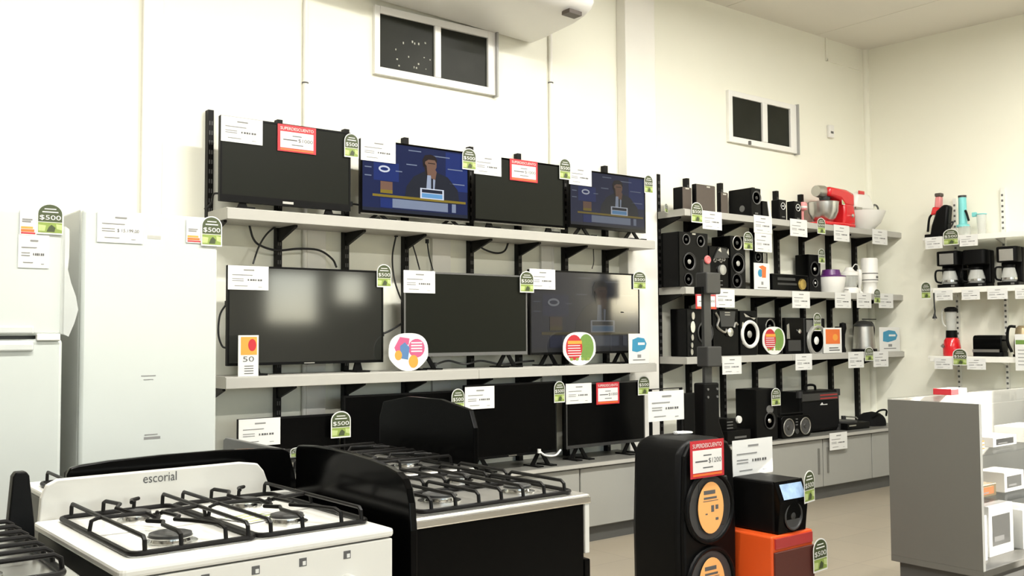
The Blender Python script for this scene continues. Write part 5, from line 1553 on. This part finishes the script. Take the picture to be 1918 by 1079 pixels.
MB().box(-r * 1.9, -r * 0.9, -0.012, 0.012, H * 0.90, H * 1.12).build('handle', 'teal', t, bevel=0.006)


def coffee_maker(label, px0, px1, pyt, off, z, plate=True, narrow=False):
    w = rw(px0, px1, off) * 0.86
    H = rh((px0 + px1) / 2, pyt, off, z)
    t = rthing('coffee_maker', label, 'coffee maker', (px0 + px1) / 2 - 3, off, z)
    MB().rbox(-w / 2, w / 2, 0, 0.20, 0, 0.03, 0.03, 3, 'z').build('base', 'black_plastic', t, bevel=0.005)
    MB().box(-w / 2, w / 2, 0.115, 0.20, 0.03, H).build('water_tower', 'black_plastic', t, bevel=0.012)
    MB().rbox(-w / 2, w / 2, 0.0, 0.118, H * 0.60, H, 0.03, 4, 'z').build('brew_head', 'black_plastic', t, bevel=0.008, smooth=True)
    if plate:
        MB().box(-w * 0.32, w * 0.32, -0.004, 0.002, H * 0.63, H * 0.93).build('steel_plate', 'steel', t, bevel=0.002)
    r = w * 0.36
    c = MB().lathe([(r * 0.9, 0.032), (r, 0.05), (r * 0.98, H * 0.25), (r * 0.72, H * 0.46), (r * 0.68, H * 0.46), (r * 0.93, H * 0.25), (r * 0.94, 0.055), (0, 0.04)], (0, 0.055, 0), 'z', 24).build('carafe', 'jar_glass', t, smooth=True)
    MB().lathe([(r * 0.76, H * 0.46), (r * 0.76, H * 0.53), (0, H * 0.54)], (0, 0.055, 0), 'z', 24).build('carafe_lid', 'black_plastic', c, smooth=True)
    MB().lathe([(r * 1.02, 0.048), (r * 1.02, 0.064)], (0, 0.055, 0), 'z', 24).build('carafe_band', 'chrome', c, smooth=True)
    MB().tube(smooth_path([(-r * 0.7, 0.04, H * 0.48), (-r * 1.5, 0.02, H * 0.46), (-r * 1.5, 0.02, H * 0.2), (-r * 0.95, 0.045, H * 0.14)], 4), 0.008, 8).build('carafe_handle', 'black_plastic', c, smooth=True)
    MB().box(w * 0.18, w * 0.34, -0.003, 0.0, 0.008, 0.022).build('switch', 'mid_grey', t)
    return t


z = SR[1]
coffee_maker('black coffee maker with a steel front plate nearest the room corner', 1752, 1800, 470, OF, z)
coffee_maker('plain black coffee maker between two steel fronted ones', 1801, 1852, 467, OF, z, plate=False)
coffee_maker('black coffee maker with a steel front plate and steel base strip', 1864, 1912, 461, OF, z)
z = SR[2]
# red blender
t = rthing('jug_blender', 'glossy red blender with a clear jug', 'blender', 1779, 0.16, z)
H = rh(1777, 575, 0.16, z)
r = rw(1760, 1799, 0.16) / 2 * 0.82
MB().lathe([(r * 0.95, 0), (r, 0.01), (r * 1.0, H * 0.16), (r * 0.86, H * 0.32), (r * 0.62, H * 0.38), (0, H * 0.38)], (0, 0, 0), 'z', 28).build('base', 'red_gloss', t, smooth=True)
MB().lathe([(r * 0.66, H * 0.37), (r * 0.62, H * 0.52), (0, H * 0.52)], (0, 0, 0), 'z', 24).build('collar', 'black_plastic', t, smooth=True)
MB().lathe([(r * 0.52, H * 0.52), (r * 0.66, H * 0.92), (r * 0.62, H * 0.92), (r * 0.48, H * 0.54), (0, H * 0.54)], (0, 0, 0), 'z', 24).build('jug', 'jar_glass', t, smooth=True)
MB().lathe([(r * 0.76, H * 0.90), (r * 0.76, H * 0.965), (r * 0.4, H), (0, H)], (0, 0, 0), 'z', 24).build('lid', 'black_plastic', t, smooth=True)
MB().prism([(-r * 0.95, H * 0.20), (-r * 0.7, H * 0.16), (-r * 0.45, H * 0.20), (-r * 0.7, H * 0.25)], -r * 0.98, -r * 0.80).build('badge', 'steel_dull', t)
MB().tube(smooth_path([(-r * 0.66, -0.01, H * 0.95), (-r * 1.0, -0.01, H * 0.92), (-r * 0.95, -0.01, H * 0.7), (-r * 0.6, -0.01, H * 0.6)], 4), 0.007, 8).build('jug_handle', 'jar_glass', t, smooth=True)
# toaster
w = rw(1814, 1876, 0.24) * 0.92
H = rh(1842, 628, 0.24, z)
t = rthing('toaster', 'long black toaster with a steel lower band', 'toaster', 1844, 0.24, z)
MB().rbox(-w / 2, w / 2, 0.0, 0.15, 0.0, 0.035, 0.03, 4, 'z').build('foot_frame', 'black_plastic', t, bevel=0.004)
MB().rbox(-w / 2 + 0.006, w / 2 - 0.006, 0.004, 0.146, 0.03, H, 0.035, 5, 'x').build('shell', 'black_gloss', t, bevel=0.008, smooth=True)
MB().box(-w * 0.48, w * 0.40, -0.002, 0.006, 0.035, H * 0.34).build('steel_band', 'steel', t)
MB().box(w / 2 - 0.008, w / 2 + 0.02, 0.06, 0.09, H * 0.72, H * 0.80).build('lever', 'black_plastic', t, bevel=0.003)
MB().box(-w * 0.40, w * 0.36, 0.055, 0.09, H - 0.001, H + 0.001).build('bread_slot', 'ink', t)
# champagne kettle
t = rthing('electric_kettle', 'champagne coloured kettle beside the toaster', 'kettle', 1914, 0.17, z)
H = rh(1908, 610, 0.17, z)
r = 0.075
MB().lathe([(r * 1.05, 0), (r * 1.05, 0.02), (r, 0.022), (r * 0.95, H * 0.5), (r * 0.78, H * 0.92), (r * 0.5, H), (0, H)], (0, 0, 0), 'z', 28).build('jug', 'champagne', t, smooth=True)
MB().lathe([(r * 1.1, 0), (r * 1.1, 0.02)], (0, 0, 0), 'z', 28).build('base', 'black_plastic', t)
MB().tube(smooth_path([(-r * 0.7, -0.02, H * 0.97), (-r * 1.35, -0.03, H * 0.94), (-r * 1.5, -0.03, H * 0.5), (-r * 1.1, -0.03, H * 0.15)], 5), 0.011, 8).build('handle', 'black_plastic', t, smooth=True)
# hanging mains plug
s_, zz = onR(1754, 590, 0.27)
t = thing('power_plug', 'black mains plug dangling from the coffee maker shelf', 'plug', R3(s_, 0.305, zz), RZ_R)
MB().tube([(0, 0, 0.0), (0.004, 0, 0.03), (0, 0, 0.065), (-0.002, 0.0, SR[1] - 0.04 - zz)], 0.006, 8).build('cord', 'rubber', t, smooth=True)
MB().lathe([(0.018, -0.03), (0.018, -0.022), (0.010, -0.005), (0.008, 0.01), (0, 0.01)], (0, 0, 0), 'z', 14).build('plug_body', 'rubber', t, smooth=True)
MB().box(-0.008, -0.004, -0.002, 0.002, -0.045, -0.03).build('pin', 'steel', t)
MB().box(0.004, 0.008, -0.002, 0.002, -0.045, -0.03).build('pin', 'steel', t)


def rcard(label, x0, y0, x1, y1, off=0.306, kind='price'):
    s0, zt = onR(x0, y0, off)
    s1_, _ = onR(x1, y0, off)
    zb = onR(x0, y1, off)[1]
    nm = 'price_card' if kind == 'price' else 'promotion_tag'
    t = thing(nm, label, 'price card' if kind == 'price' else 'promotion tag', R3((s0 + s1_) / 2, off, zb), RZ_R)
    w, h = s1_ - s0, zt - zb
    if kind == 'price':
        MB().box(-w / 2, w / 2, 0, 0.0012, 0, h).build('sheet', 'paper', t)
        price_print(t, w, h)
    else:
        arch_parts(t, w, h)


for lab, a, b, c, d_ in (
        ('white price card under the handheld vacuum', 1733, 445, 1765, 467), ('white price card under the teal juicer', 1797, 441, 1831, 462),
        ('white price card under the coffee maker near the corner', 1751, 544, 1784, 563), ('white price card under the plain black coffee maker', 1801, 543, 1835, 562),
        ('white price card under the coffee maker with steel base strip', 1849, 540, 1887, 561), ('white price card at the far end of the coffee maker shelf', 1901, 539, 1935, 560),
        ('white price card under the red blender', 1750, 670, 1784, 691), ('white price card under the black toaster', 1811, 671, 1846, 692)):
    rcard(lab, a, b, c, d_)
for lab, a, b, c, d_ in (('green arched tag between the vacuum and the juicer', 1766, 430, 1795, 460), ('green arched tag at the corner end of the coffee maker shelf', 1725, 529, 1743, 560),
                         ('green arched tag between the blender and the toaster', 1784, 653, 1811, 684)):
    rcard(lab, a, b, c, d_, 0.312, 'tag')
s_, zt = onR(1903, 626, 0.33)
zb = onR(1903, 694, 0.33)[1]
t = thing('sale_sign', 'white card with a green stripe in front of the champagne kettle', 'sign', R3(s_ + 0.07, 0.33, zb), RZ_R)
MB().box(-0.08, 0.08, 0, 0.002, 0, zt - zb).build('board', 'paper', t)
MB().box(-0.075, 0.075, -0.0008, 0, (zt - zb) * 0.72, (zt - zb) * 0.84).build('green_stripe', 'green_print', t)
m = MB()
for k in range(5):
    m.box(-0.06, 0.05, -0.0008, 0, (zt - zb) * (0.15 + 0.1 * k), (zt - zb) * (0.17 + 0.1 * k))
m.build('lettering', 'ink_soft', t)['kind'] = 'stuff'

# ================================================================== glass display counter
DX0, DY0, DY1, DT, DP = 4.60, 2.265, 2.735, 0.955, 0.17
DX1 = 6.35
t = thing('display_counter', 'grey display counter with glass front and shelves', 'counter', (DX0, DY0, 0))
W, D = DX1 - DX0, DY1 - DY0
MB().box(0, 0.018, 0, D, DP, DT).build('side_panel', 'cabinet_dim', t, bevel=0.001)
MB().box(-0.001, 0.019, -0.0015, 0.0, DP, DT).build('edge_band', 'white_ring', t)
MB().box(W - 0.018, W, 0, D, DP, DT).build('side_panel', 'cabinet_dim', t)
MB().box(0.018, W - 0.018, D - 0.018, D, DP, DT).build('back_panel', 'white_shelf', t)
MB().box(0.0, W, 0.0, D, DP - 0.03, DP).build('bottom_board', 'cabinet_dim', t)
MB().box(0.03, W - 0.03, 0.04, D - 0.03, 0, DP - 0.03).build('plinth', 'plinth', t)
MB().box(0.018, W - 0.018, 0.012, 0.016, DP, DT - 0.006).build('front_glass', 'glass', t)
MB().box(0.0, W, 0.0, D, DT, DT + 0.008).build('top_glass', 'glass', t)
for zz in (0.46, 0.70):
    MB().box(0.02, W - 0.02, 0.03, D - 0.02, zz, zz + 0.006).build('glass_shelf', 'glass', t)
MB().box(0.012, 0.018, 0.06, 0.075, DT - 0.04, DT - 0.03).build('screw_cover', 'dark_grey', t)


def dbox(name, label, cat, x, y, z, w, d, h, m, face=None, fm=None):
    t = thing(name, label, cat, (DX0 + x, DY0 + y, z))
    MB().box(-w / 2, w / 2, 0, d, 0, h).build('carton', m, t, bevel=0.002)
    MB().box(-w * 0.36, w * 0.36, -0.001, 0, h * 0.2, h * 0.8).build('printed_face', fm or 'paper', t)
    MB().box(-w * 0.3, w * 0.1, -0.0016, -0.001, h * 0.28, h * 0.38).build('print_line', 'ink_soft', t)
    return t


dbox('product_box', 'blue and white carton at the bottom of the glass counter', 'box', 0.16, 0.10, DP, 0.18, 0.2, 0.22, 'paper', fm='blue_print')
dbox('product_box', 'white carton with a round dark print in the glass counter', 'box', 0.44, 0.12, DP, 0.26, 0.2, 0.25, 'paper', fm='mid_grey')
dbox('product_box', 'light blue carton at the bottom of the glass counter', 'box', 0.74, 0.10, DP, 0.22, 0.2, 0.2, 'paper', fm='cyan_print')
dbox('product_box', 'brown carton on the lower glass shelf of the counter', 'box', 0.34, 0.14, 0.466, 0.2, 0.16, 0.06, 'champagne', fm='orange_print')
dbox('product_box', 'grey carton on the lower glass shelf of the counter', 'box', 0.64, 0.14, 0.466, 0.22, 0.16, 0.10, 'white_plastic', fm='mid_grey')
dbox('product_box', 'slim white carton on the upper glass shelf of the counter', 'box', 0.55, 0.14, 0.706, 0.26, 0.16, 0.05, 'paper', fm='dark_grey')
dbox('product_box', 'pale grey carton on the upper glass shelf of the counter', 'box', 0.92, 0.14, 0.706, 0.3, 0.16, 0.08, 'white_plastic', fm='ink_soft')
t = thing('paper_stack', 'stack of yellow and white leaflets on the upper counter shelf', 'leaflets', (DX0 + 0.20, DY0 + 0.18, 0.706))
for k in range(8):
    MB().box(-0.09 + random.uniform(-0.006, 0.006), 0.09, -0.06, 0.06 + random.uniform(-0.006, 0.006), 0.006 * k, 0.006 * k + 0.005).build('leaflet', 'yellow_print' if k % 3 == 1 else 'paper', t)
# things on top of the counter and behind it
p = onY(1782, 745, DY1 - 0.10)
t = thing('cardboard_box', 'small red and white box lying on the display counter', 'box', (p.x, DY1 - 0.12, DT + 0.008))
MB().box(-0.04, 0.04, 0, 0.1, 0, 0.032).build('red_half', 'red_print', t, bevel=0.002)
MB().box(0.04, 0.13, 0, 0.1, 0, 0.032).build('white_half', 'paper', t, bevel=0.002)
MB().box(0.05, 0.12, -0.001, 0, 0.008, 0.024).build('print_patch', 'ink_soft', t)
MB().box(-0.04, 0.13, 0.02, 0.08, 0.032, 0.033).build('lid_flap', 'paper', t)
# low desk by the right wall
s_, zt = onR(1812, 734, 0.45)
t = thing('wall_desk', 'low white desk with dark drawer fronts against the right wall', 'desk', R3(s_, 0.45, 0), RZ_R)
MB().box(0, 1.6, 0, 0.44, zt - 0.03, zt).build('desk_top', 'white_shelf', t, bevel=0.002)
MB().box(0.02, 1.58, 0.03, 0.43, zt - 0.16, zt - 0.03).build('drawer_box', 'dark_grey', t)
for k in range(3):
    d = MB().box(0.04 + 0.51 * k, 0.52 + 0.51 * k, 0.015, 0.03, zt - 0.15, zt - 0.04).build('drawer', 'laminate_dark', t, bevel=0.002)
    MB().box(0.22 + 0.51 * k, 0.34 + 0.51 * k, 0.0, 0.015, zt - 0.10, zt - 0.085).build('handle', 'steel_dull', d)
for xx in (0.03, 1.53):
    for yy in (0.03, 0.38):
        MB().box(xx, xx + 0.04, yy, yy + 0.04, 0, zt - 0.16).build('leg', 'white_shelf', t)

# ================================================================== party speakers on the floor
Yb = 3.0
x0, x1 = onY(1277, 900, Yb).x, onY(1380, 900, Yb).x
w = x1 - x0
h = onY(1330, 822, Yb).z
d = 0.32
t = thing('party_speaker', 'large black party speaker with an orange oval sticker on its cone', 'speaker', ((x0 + x1) / 2, Yb, 0))
pr = [(-w / 2, 0.05), (w / 2, 0.05), (w / 2 + 0.004, h * 0.5), (w / 2 - 0.012, h * 0.92), (w / 2 - 0.05, h * 0.985), (w / 2 - 0.10, h), (-w / 2 + 0.10, h), (-w / 2 + 0.05, h * 0.985), (-w / 2 + 0.012, h * 0.92), (-w / 2 - 0.004, h * 0.5)]
MB().prism(pr, 0.02, d).build('cabinet', 'black_plastic', t, bevel=0.03, smooth=True)
MB().prism([(u * 0.93, 0.03 + v * 0.955) for u, v in pr], 0.0, 0.03).build('front_baffle', 'black_plastic', t, bevel=0.012)
MB().prism([(-w * 0.22, h * 0.50), (w * 0.30, h * 0.50), (w * 0.36, h * 0.66), (w * 0.30, h * 0.78), (-w * 0.22, h * 0.78)], -0.006, 0.002).build('horn_plate', 'dark_grey', t, bevel=0.004)
ps = onY(1327, 950, Yb)
sx = ps.x - (x0 + x1) / 2
for zz, nm in ((ps.z, 'oval sticker'), (ps.z - 0.345, 'oval sticker')):
    c = MB().lathe([(0.165, 0.006), (0.15, 0.0), (0.06, 0.02), (0, 0.02)], (sx, -0.008, zz), 'y', 32).build('woofer', 'cone', t, smooth=True)
    MB().ring((sx, -0.008, zz), 0.158, 0.012).build('woofer_ring', 'black_plastic', c, smooth=True)
    st = MB().prism(ellipse(sx, zz, 0.088, 0.118, 32), -0.016, -0.013).build('oval_sticker', 'sticker_orange', t)
    m = MB()
    for k, (a, b, c_, e) in enumerate(((-0.05, 0.03, 0.062, 0.018), (-0.05, 0.04, 0.040, 0.010), (-0.055, 0.05, 0.030, 0.003), (0.0, 0.02, -0.02, 0.03), (0.03, 0.05, -0.01, 0.02), (-0.04, -0.025, -0.03, 0.006), (0.03, 0.05, -0.06, 0.012))):
        m.box(sx + a, sx + b, -0.0165, -0.016, zz + c_, zz + c_ + e)
    m.build('sticker_print', 'ink', st)['kind'] = 'stuff'
for sgn in (-1, 1):
    MB().lathe([(0.045, -0.02), (0.05, 0), (0.045, 0.02)], (sgn * (w / 2 - 0.06), d - 0.02, 0.05), 'x', 20).build('wheel', 'rubber', t, smooth=True)
    MB().box(sgn * (w / 2 - 0.06) - 0.025, sgn * (w / 2 - 0.06) + 0.025, 0.03, 0.08, 0, 0.05).build('foot', 'rubber', t)
# trolley handle carrying a sign
hb = onY(1219, 800, Yb + d + 0.02).x - (x0 + x1) / 2
zt = onY(1245, 728, Yb + d + 0.02).z
m = MB().tube([(hb, d + 0.02, h * 0.35), (hb, d + 0.02, zt), (hb + 0.22, d + 0.02, zt), (hb + 0.22, d + 0.02, h * 0.35)], 0.009, 8)
m.build('trolley_handle', 'black_plastic', t, smooth=True)
MB().box(hb - 0.02, hb + 0.24, d - 0.005, d + 0.035, h * 0.30, h * 0.38).build('handle_mount', 'black_plastic', t, bevel=0.004)
ysg = Yb + d + 0.008
price_card('large white price sheet hung on the big party speaker handle', 1214, 732, 1281, 788, ysg, name='price_sheet')
discount_card('red framed discount card on top of the big party speaker', 1293, 824, 1356, 894, Yb - 0.024, '$1200')

# orange speaker with a black one on top
Yo = 2.8
x0, x1 = onY(1450, 1040, Yo).x, onY(1527, 1040, Yo).x
wo = x1 - x0
ho = onY(1480, 1001, Yo).z
t = thing('party_speaker', 'bright orange speaker cabinet with a dark grille standing on the floor', 'speaker', ((x0 + x1) / 2, Yo, 0))
MB().box(-wo / 2, wo / 2, 0.012, 0.30, 0.012, ho).build('cabinet', 'orange_body', t, bevel=0.008)
MB().box(-wo / 2 + 0.012, wo / 2 - 0.006, 0.0, 0.014, 0.02, ho * 0.80).build('grille', 'orange_grille', t, bevel=0.003)
MB().box(-wo / 2 + 0.02, wo / 2 - 0.012, 0.004, 0.014, ho * 0.84, ho * 0.97).build('control_strip', 'led_red', t)
for sgn in (-1, 1):
    for yy in (0.04, 0.26):
        MB().lathe([(0.014, 0), (0.016, 0.012)], (sgn * (wo / 2 - 0.04), yy, 0), 'z', 12).build('foot', 'rubber', t)
x0b, x1b = onY(1457, 950, Yo + 0.02).x, onY(1511, 950, Yo + 0.02).x
wb = x1b - x0b
hb2 = onY(1465, 903, Yo + 0.02).z - ho
t = thing('party_speaker', 'small black party speaker with a shiny touch panel, stacked on the orange one', 'speaker', ((x0b + x1b) / 2, Yo + 0.02, ho))
MB().box(-wb / 2, wb / 2, 0.02, 0.27, 0, hb2).build('cabinet', 'black_plastic', t, bevel=0.012)
MB().prism([(0.005, 0.0), (0.03, 0.0), (0.03, hb2), (0.02, hb2), (-0.012, hb2 * 0.62)], -wb / 2 + 0.004, wb / 2 - 0.004, 'x').build('front_baffle', 'black_gloss', t, bevel=0.003)
MB().add([(-wb * 0.36, -0.0125, hb2 * 0.66), (wb * 0.40, -0.0125, hb2 * 0.66), (wb * 0.40, 0.0135, hb2 * 0.94), (-wb * 0.36, 0.0135, hb2 * 0.94)], [(0, 1, 2, 3)]).build('touch_panel', 'panel_blue', t)
MB().prism(ellipse(wb * 0.20, 0.0, wb * 0.12, 0.02, 12), 0, 0.001, 'z')
cone(t, 0, hb2 * 0.32, min(wb * 0.34, hb2 * 0.26), -0.002, ring='dark_grey')
hx = onY(1388, 900, Yo + 0.31).x - (x0b + x1b) / 2
hx2 = onY(1430, 900, Yo + 0.31).x - (x0b + x1b) / 2
zt = onY(1410, 824, Yo + 0.31).z - ho
m = MB().tube([(hx, 0.30, hb2 * 0.2), (hx, 0.30, zt), (hx2, 0.30, zt), (hx2, 0.30, hb2 * 0.2)], 0.010, 8)
m.build('trolley_handle', 'black_plastic', t, smooth=True)
MB().box(min(hx, -wb * 0.4) - 0.015, max(hx2, 0) + 0.015, 0.265, 0.315, hb2 * 0.15, hb2 * 0.3).build('handle_mount', 'black_plastic', t, bevel=0.004)
price_card('large white price sheet hung on the small party speaker handle', 1372, 822, 1447, 890, Yo + 0.02 + 0.286, name='price_sheet')
arch_tag('curled green tag standing on the edge of the small party speaker', 1502, 881, 1530, 941, Yo - 0.0, rz=0.2)
arch_tag('green tag hanging from the orange speaker corner', 1521, 1008, 1552, 1070, Yo - 0.01, rz=0.1)
p = onY(1340, 808, 3.25)
t = thing('charging_cable', 'thin white cable lying on top of the big party speaker', 'cable', ((onY(1277, 900, Yb).x + onY(1382, 900, Yb).x) / 2 + 0.02, 3.22, h + 0.001))
MB().tube(smooth_path([(0, 0, 0.006), (0.06, -0.03, 0.007), (0.10, 0.0, 0.006), (0.08, 0.04, 0.006), (0.02, 0.04, 0.006), (0.0, 0.01, 0.012)], 6), 0.004, 8).build('wire', 'paper', t, smooth=True)
MB().box(0.0, 0.04, 0.0, 0.025, 0, 0.014).build('charger', 'paper', t, bevel=0.003)

# ================================================================== tall pole stand before the audio shelves
Yp = 4.2
xc = onY(1323, 600, Yp).x
t = thing('pole_stand', 'tall dark pole stand with two grey blocks and a red top knob', 'stand', (xc, Yp, 0))
zb1 = onY(1323, 717, Yp).z
MB().prism([(-0.085, 0.0), (0.20, 0.0), (0.17, 0.30), (0.11, 0.62), (0.065, 0.72), (0.065, zb1), (-0.085, zb1)], -0.045, 0.045).build('foot_column', 'black_plastic', t, bevel=0.01)
zk = onY(1321, 487, Yp).z
MB().box(-0.035, 0.035, -0.012, 0.012, zb1 - 0.05, zk).build('pole', 'dark_grey', t, bevel=0.003)
for ya, yb in ((551, 511), (687, 649)):
    za, zb_ = onY(1321, ya, Yp).z, onY(1321, yb, Yp).z
    MB().box(-0.055, 0.085, -0.055, 0.04, za, zb_).build('block', 'dark_grey', t, bevel=0.008)
MB().box(-0.08, -0.055, -0.03, 0.03, onY(1321, 551, Yp).z, onY(1321, 538, Yp).z).build('clamp', 'black_plastic', t)
MB().ring((0, -0.018, zk), 0.020, 0.009).build('knob', 'pink_knob', t, smooth=True)
MB().lathe([(0.02, 0.0), (0.018, -0.008), (0, -0.008)], (0, -0.016, zk), 'y', 18).build('knob_face', 'pink_knob', t, smooth=True)
for k in range(4):
    MB().lathe([(0.008, 0), (0.008, -0.006), (0, -0.006)], (-0.05 + 0.09 * (k % 2), -0.045, zb1 - 0.04 - 0.05 * (k // 2)), 'y', 10).build('bolt', 'mid_grey', t)

# ================================================================== loose cables behind the televisions
def cable(label, pts, r=0.006, Y=4.80, m='rubber'):
    P = [onY(q[0], q[1], q[2] if len(q) > 2 else Y) for q in pts]
    b = P[0]
    t = thing('power_cable', label, 'cable', b)
    MB().tube([v - b for v in smooth_path(P, 7)], r, 8).build('wire', m, t, smooth=True)
    MB().lathe([(0.011, -0.012), (0.011, 0.012)], (0, 0, 0), 'z', 10).build('cable_end', m, t)


YCB = 4.81
cable('black cable looping from under the top shelf to the window reflecting television', [(466, 418), (475, 448), (490, 461), (520, 469), (560, 466), (598, 469), (622, 485), (630, 500, 4.76)], Y=YCB)
cable('black cable crossing behind the leftmost bracket of the top shelf', [(520, 421), (500, 438), (485, 462), (474, 494, 4.76)], Y=4.785, r=0.005)
cable('black cable hanging down between the two left middle shelf televisions', [(742, 440), (735, 480), (738, 520), (748, 553), (756, 568, 4.76)], Y=YCB, r=0.005)
cable('black cable running from one middle shelf television up to its neighbour', [(716, 626, 4.72), (735, 617, 4.74), (757, 603, 4.74)], r=0.006)
cable('black cable drooping in a loop below the dim television', [(893, 455), (905, 466), (928, 474), (945, 470), (953, 452)], Y=YCB)
cable('pair of thin cables reaching down to the middle television', [(770, 450), (778, 475), (786, 505, 4.76)], Y=YCB, r=0.004)
cable('thin cable beside the pair above the middle television', [(800, 452), (804, 480), (811, 506, 4.76)], Y=YCB, r=0.004)
cable('black cable drooping under the top shelf beside the third upright', [(655, 432), (690, 436), (720, 437), (748, 432)], Y=YCB, r=0.006)
cable('black cable bowing out beside the window reflecting television', [(425, 568, 4.72), (412, 590, 4.74), (409, 625, 4.74), (416, 648, 4.74), (426, 652, 4.72)], r=0.005)
cable('tangled black cable lying on the middle shelf behind the middle television foot', [(815, 683, 4.70), (840, 676, 4.72), (870, 682, 4.70), (900, 676, 4.72), (940, 682, 4.70), (975, 678, 4.72), (1000, 676, 4.75)], r=0.006)
cable('white cable lying under the low televisions on the cabinet', [(1010, 845, 4.52), (1022, 853, 4.51), (1040, 853, 4.51), (1050, 843, 4.54)], r=0.006, m='paper')
cable('thin black wire above the television with the washed out picture', [(1111, 458), (1112, 490), (1109, 503, 4.76)], Y=YCB, r=0.003)
cable('black cable looping beside the tall left end upright', [(413, 362, 4.72), (400, 364, 4.75), (396, 380, 4.78), (383, 392, 4.80)], r=0.005)
cable('black cable between the two left top shelf televisions', [(657, 382, 4.72), (668, 383, 4.74), (680, 386, 4.72)], r=0.005)
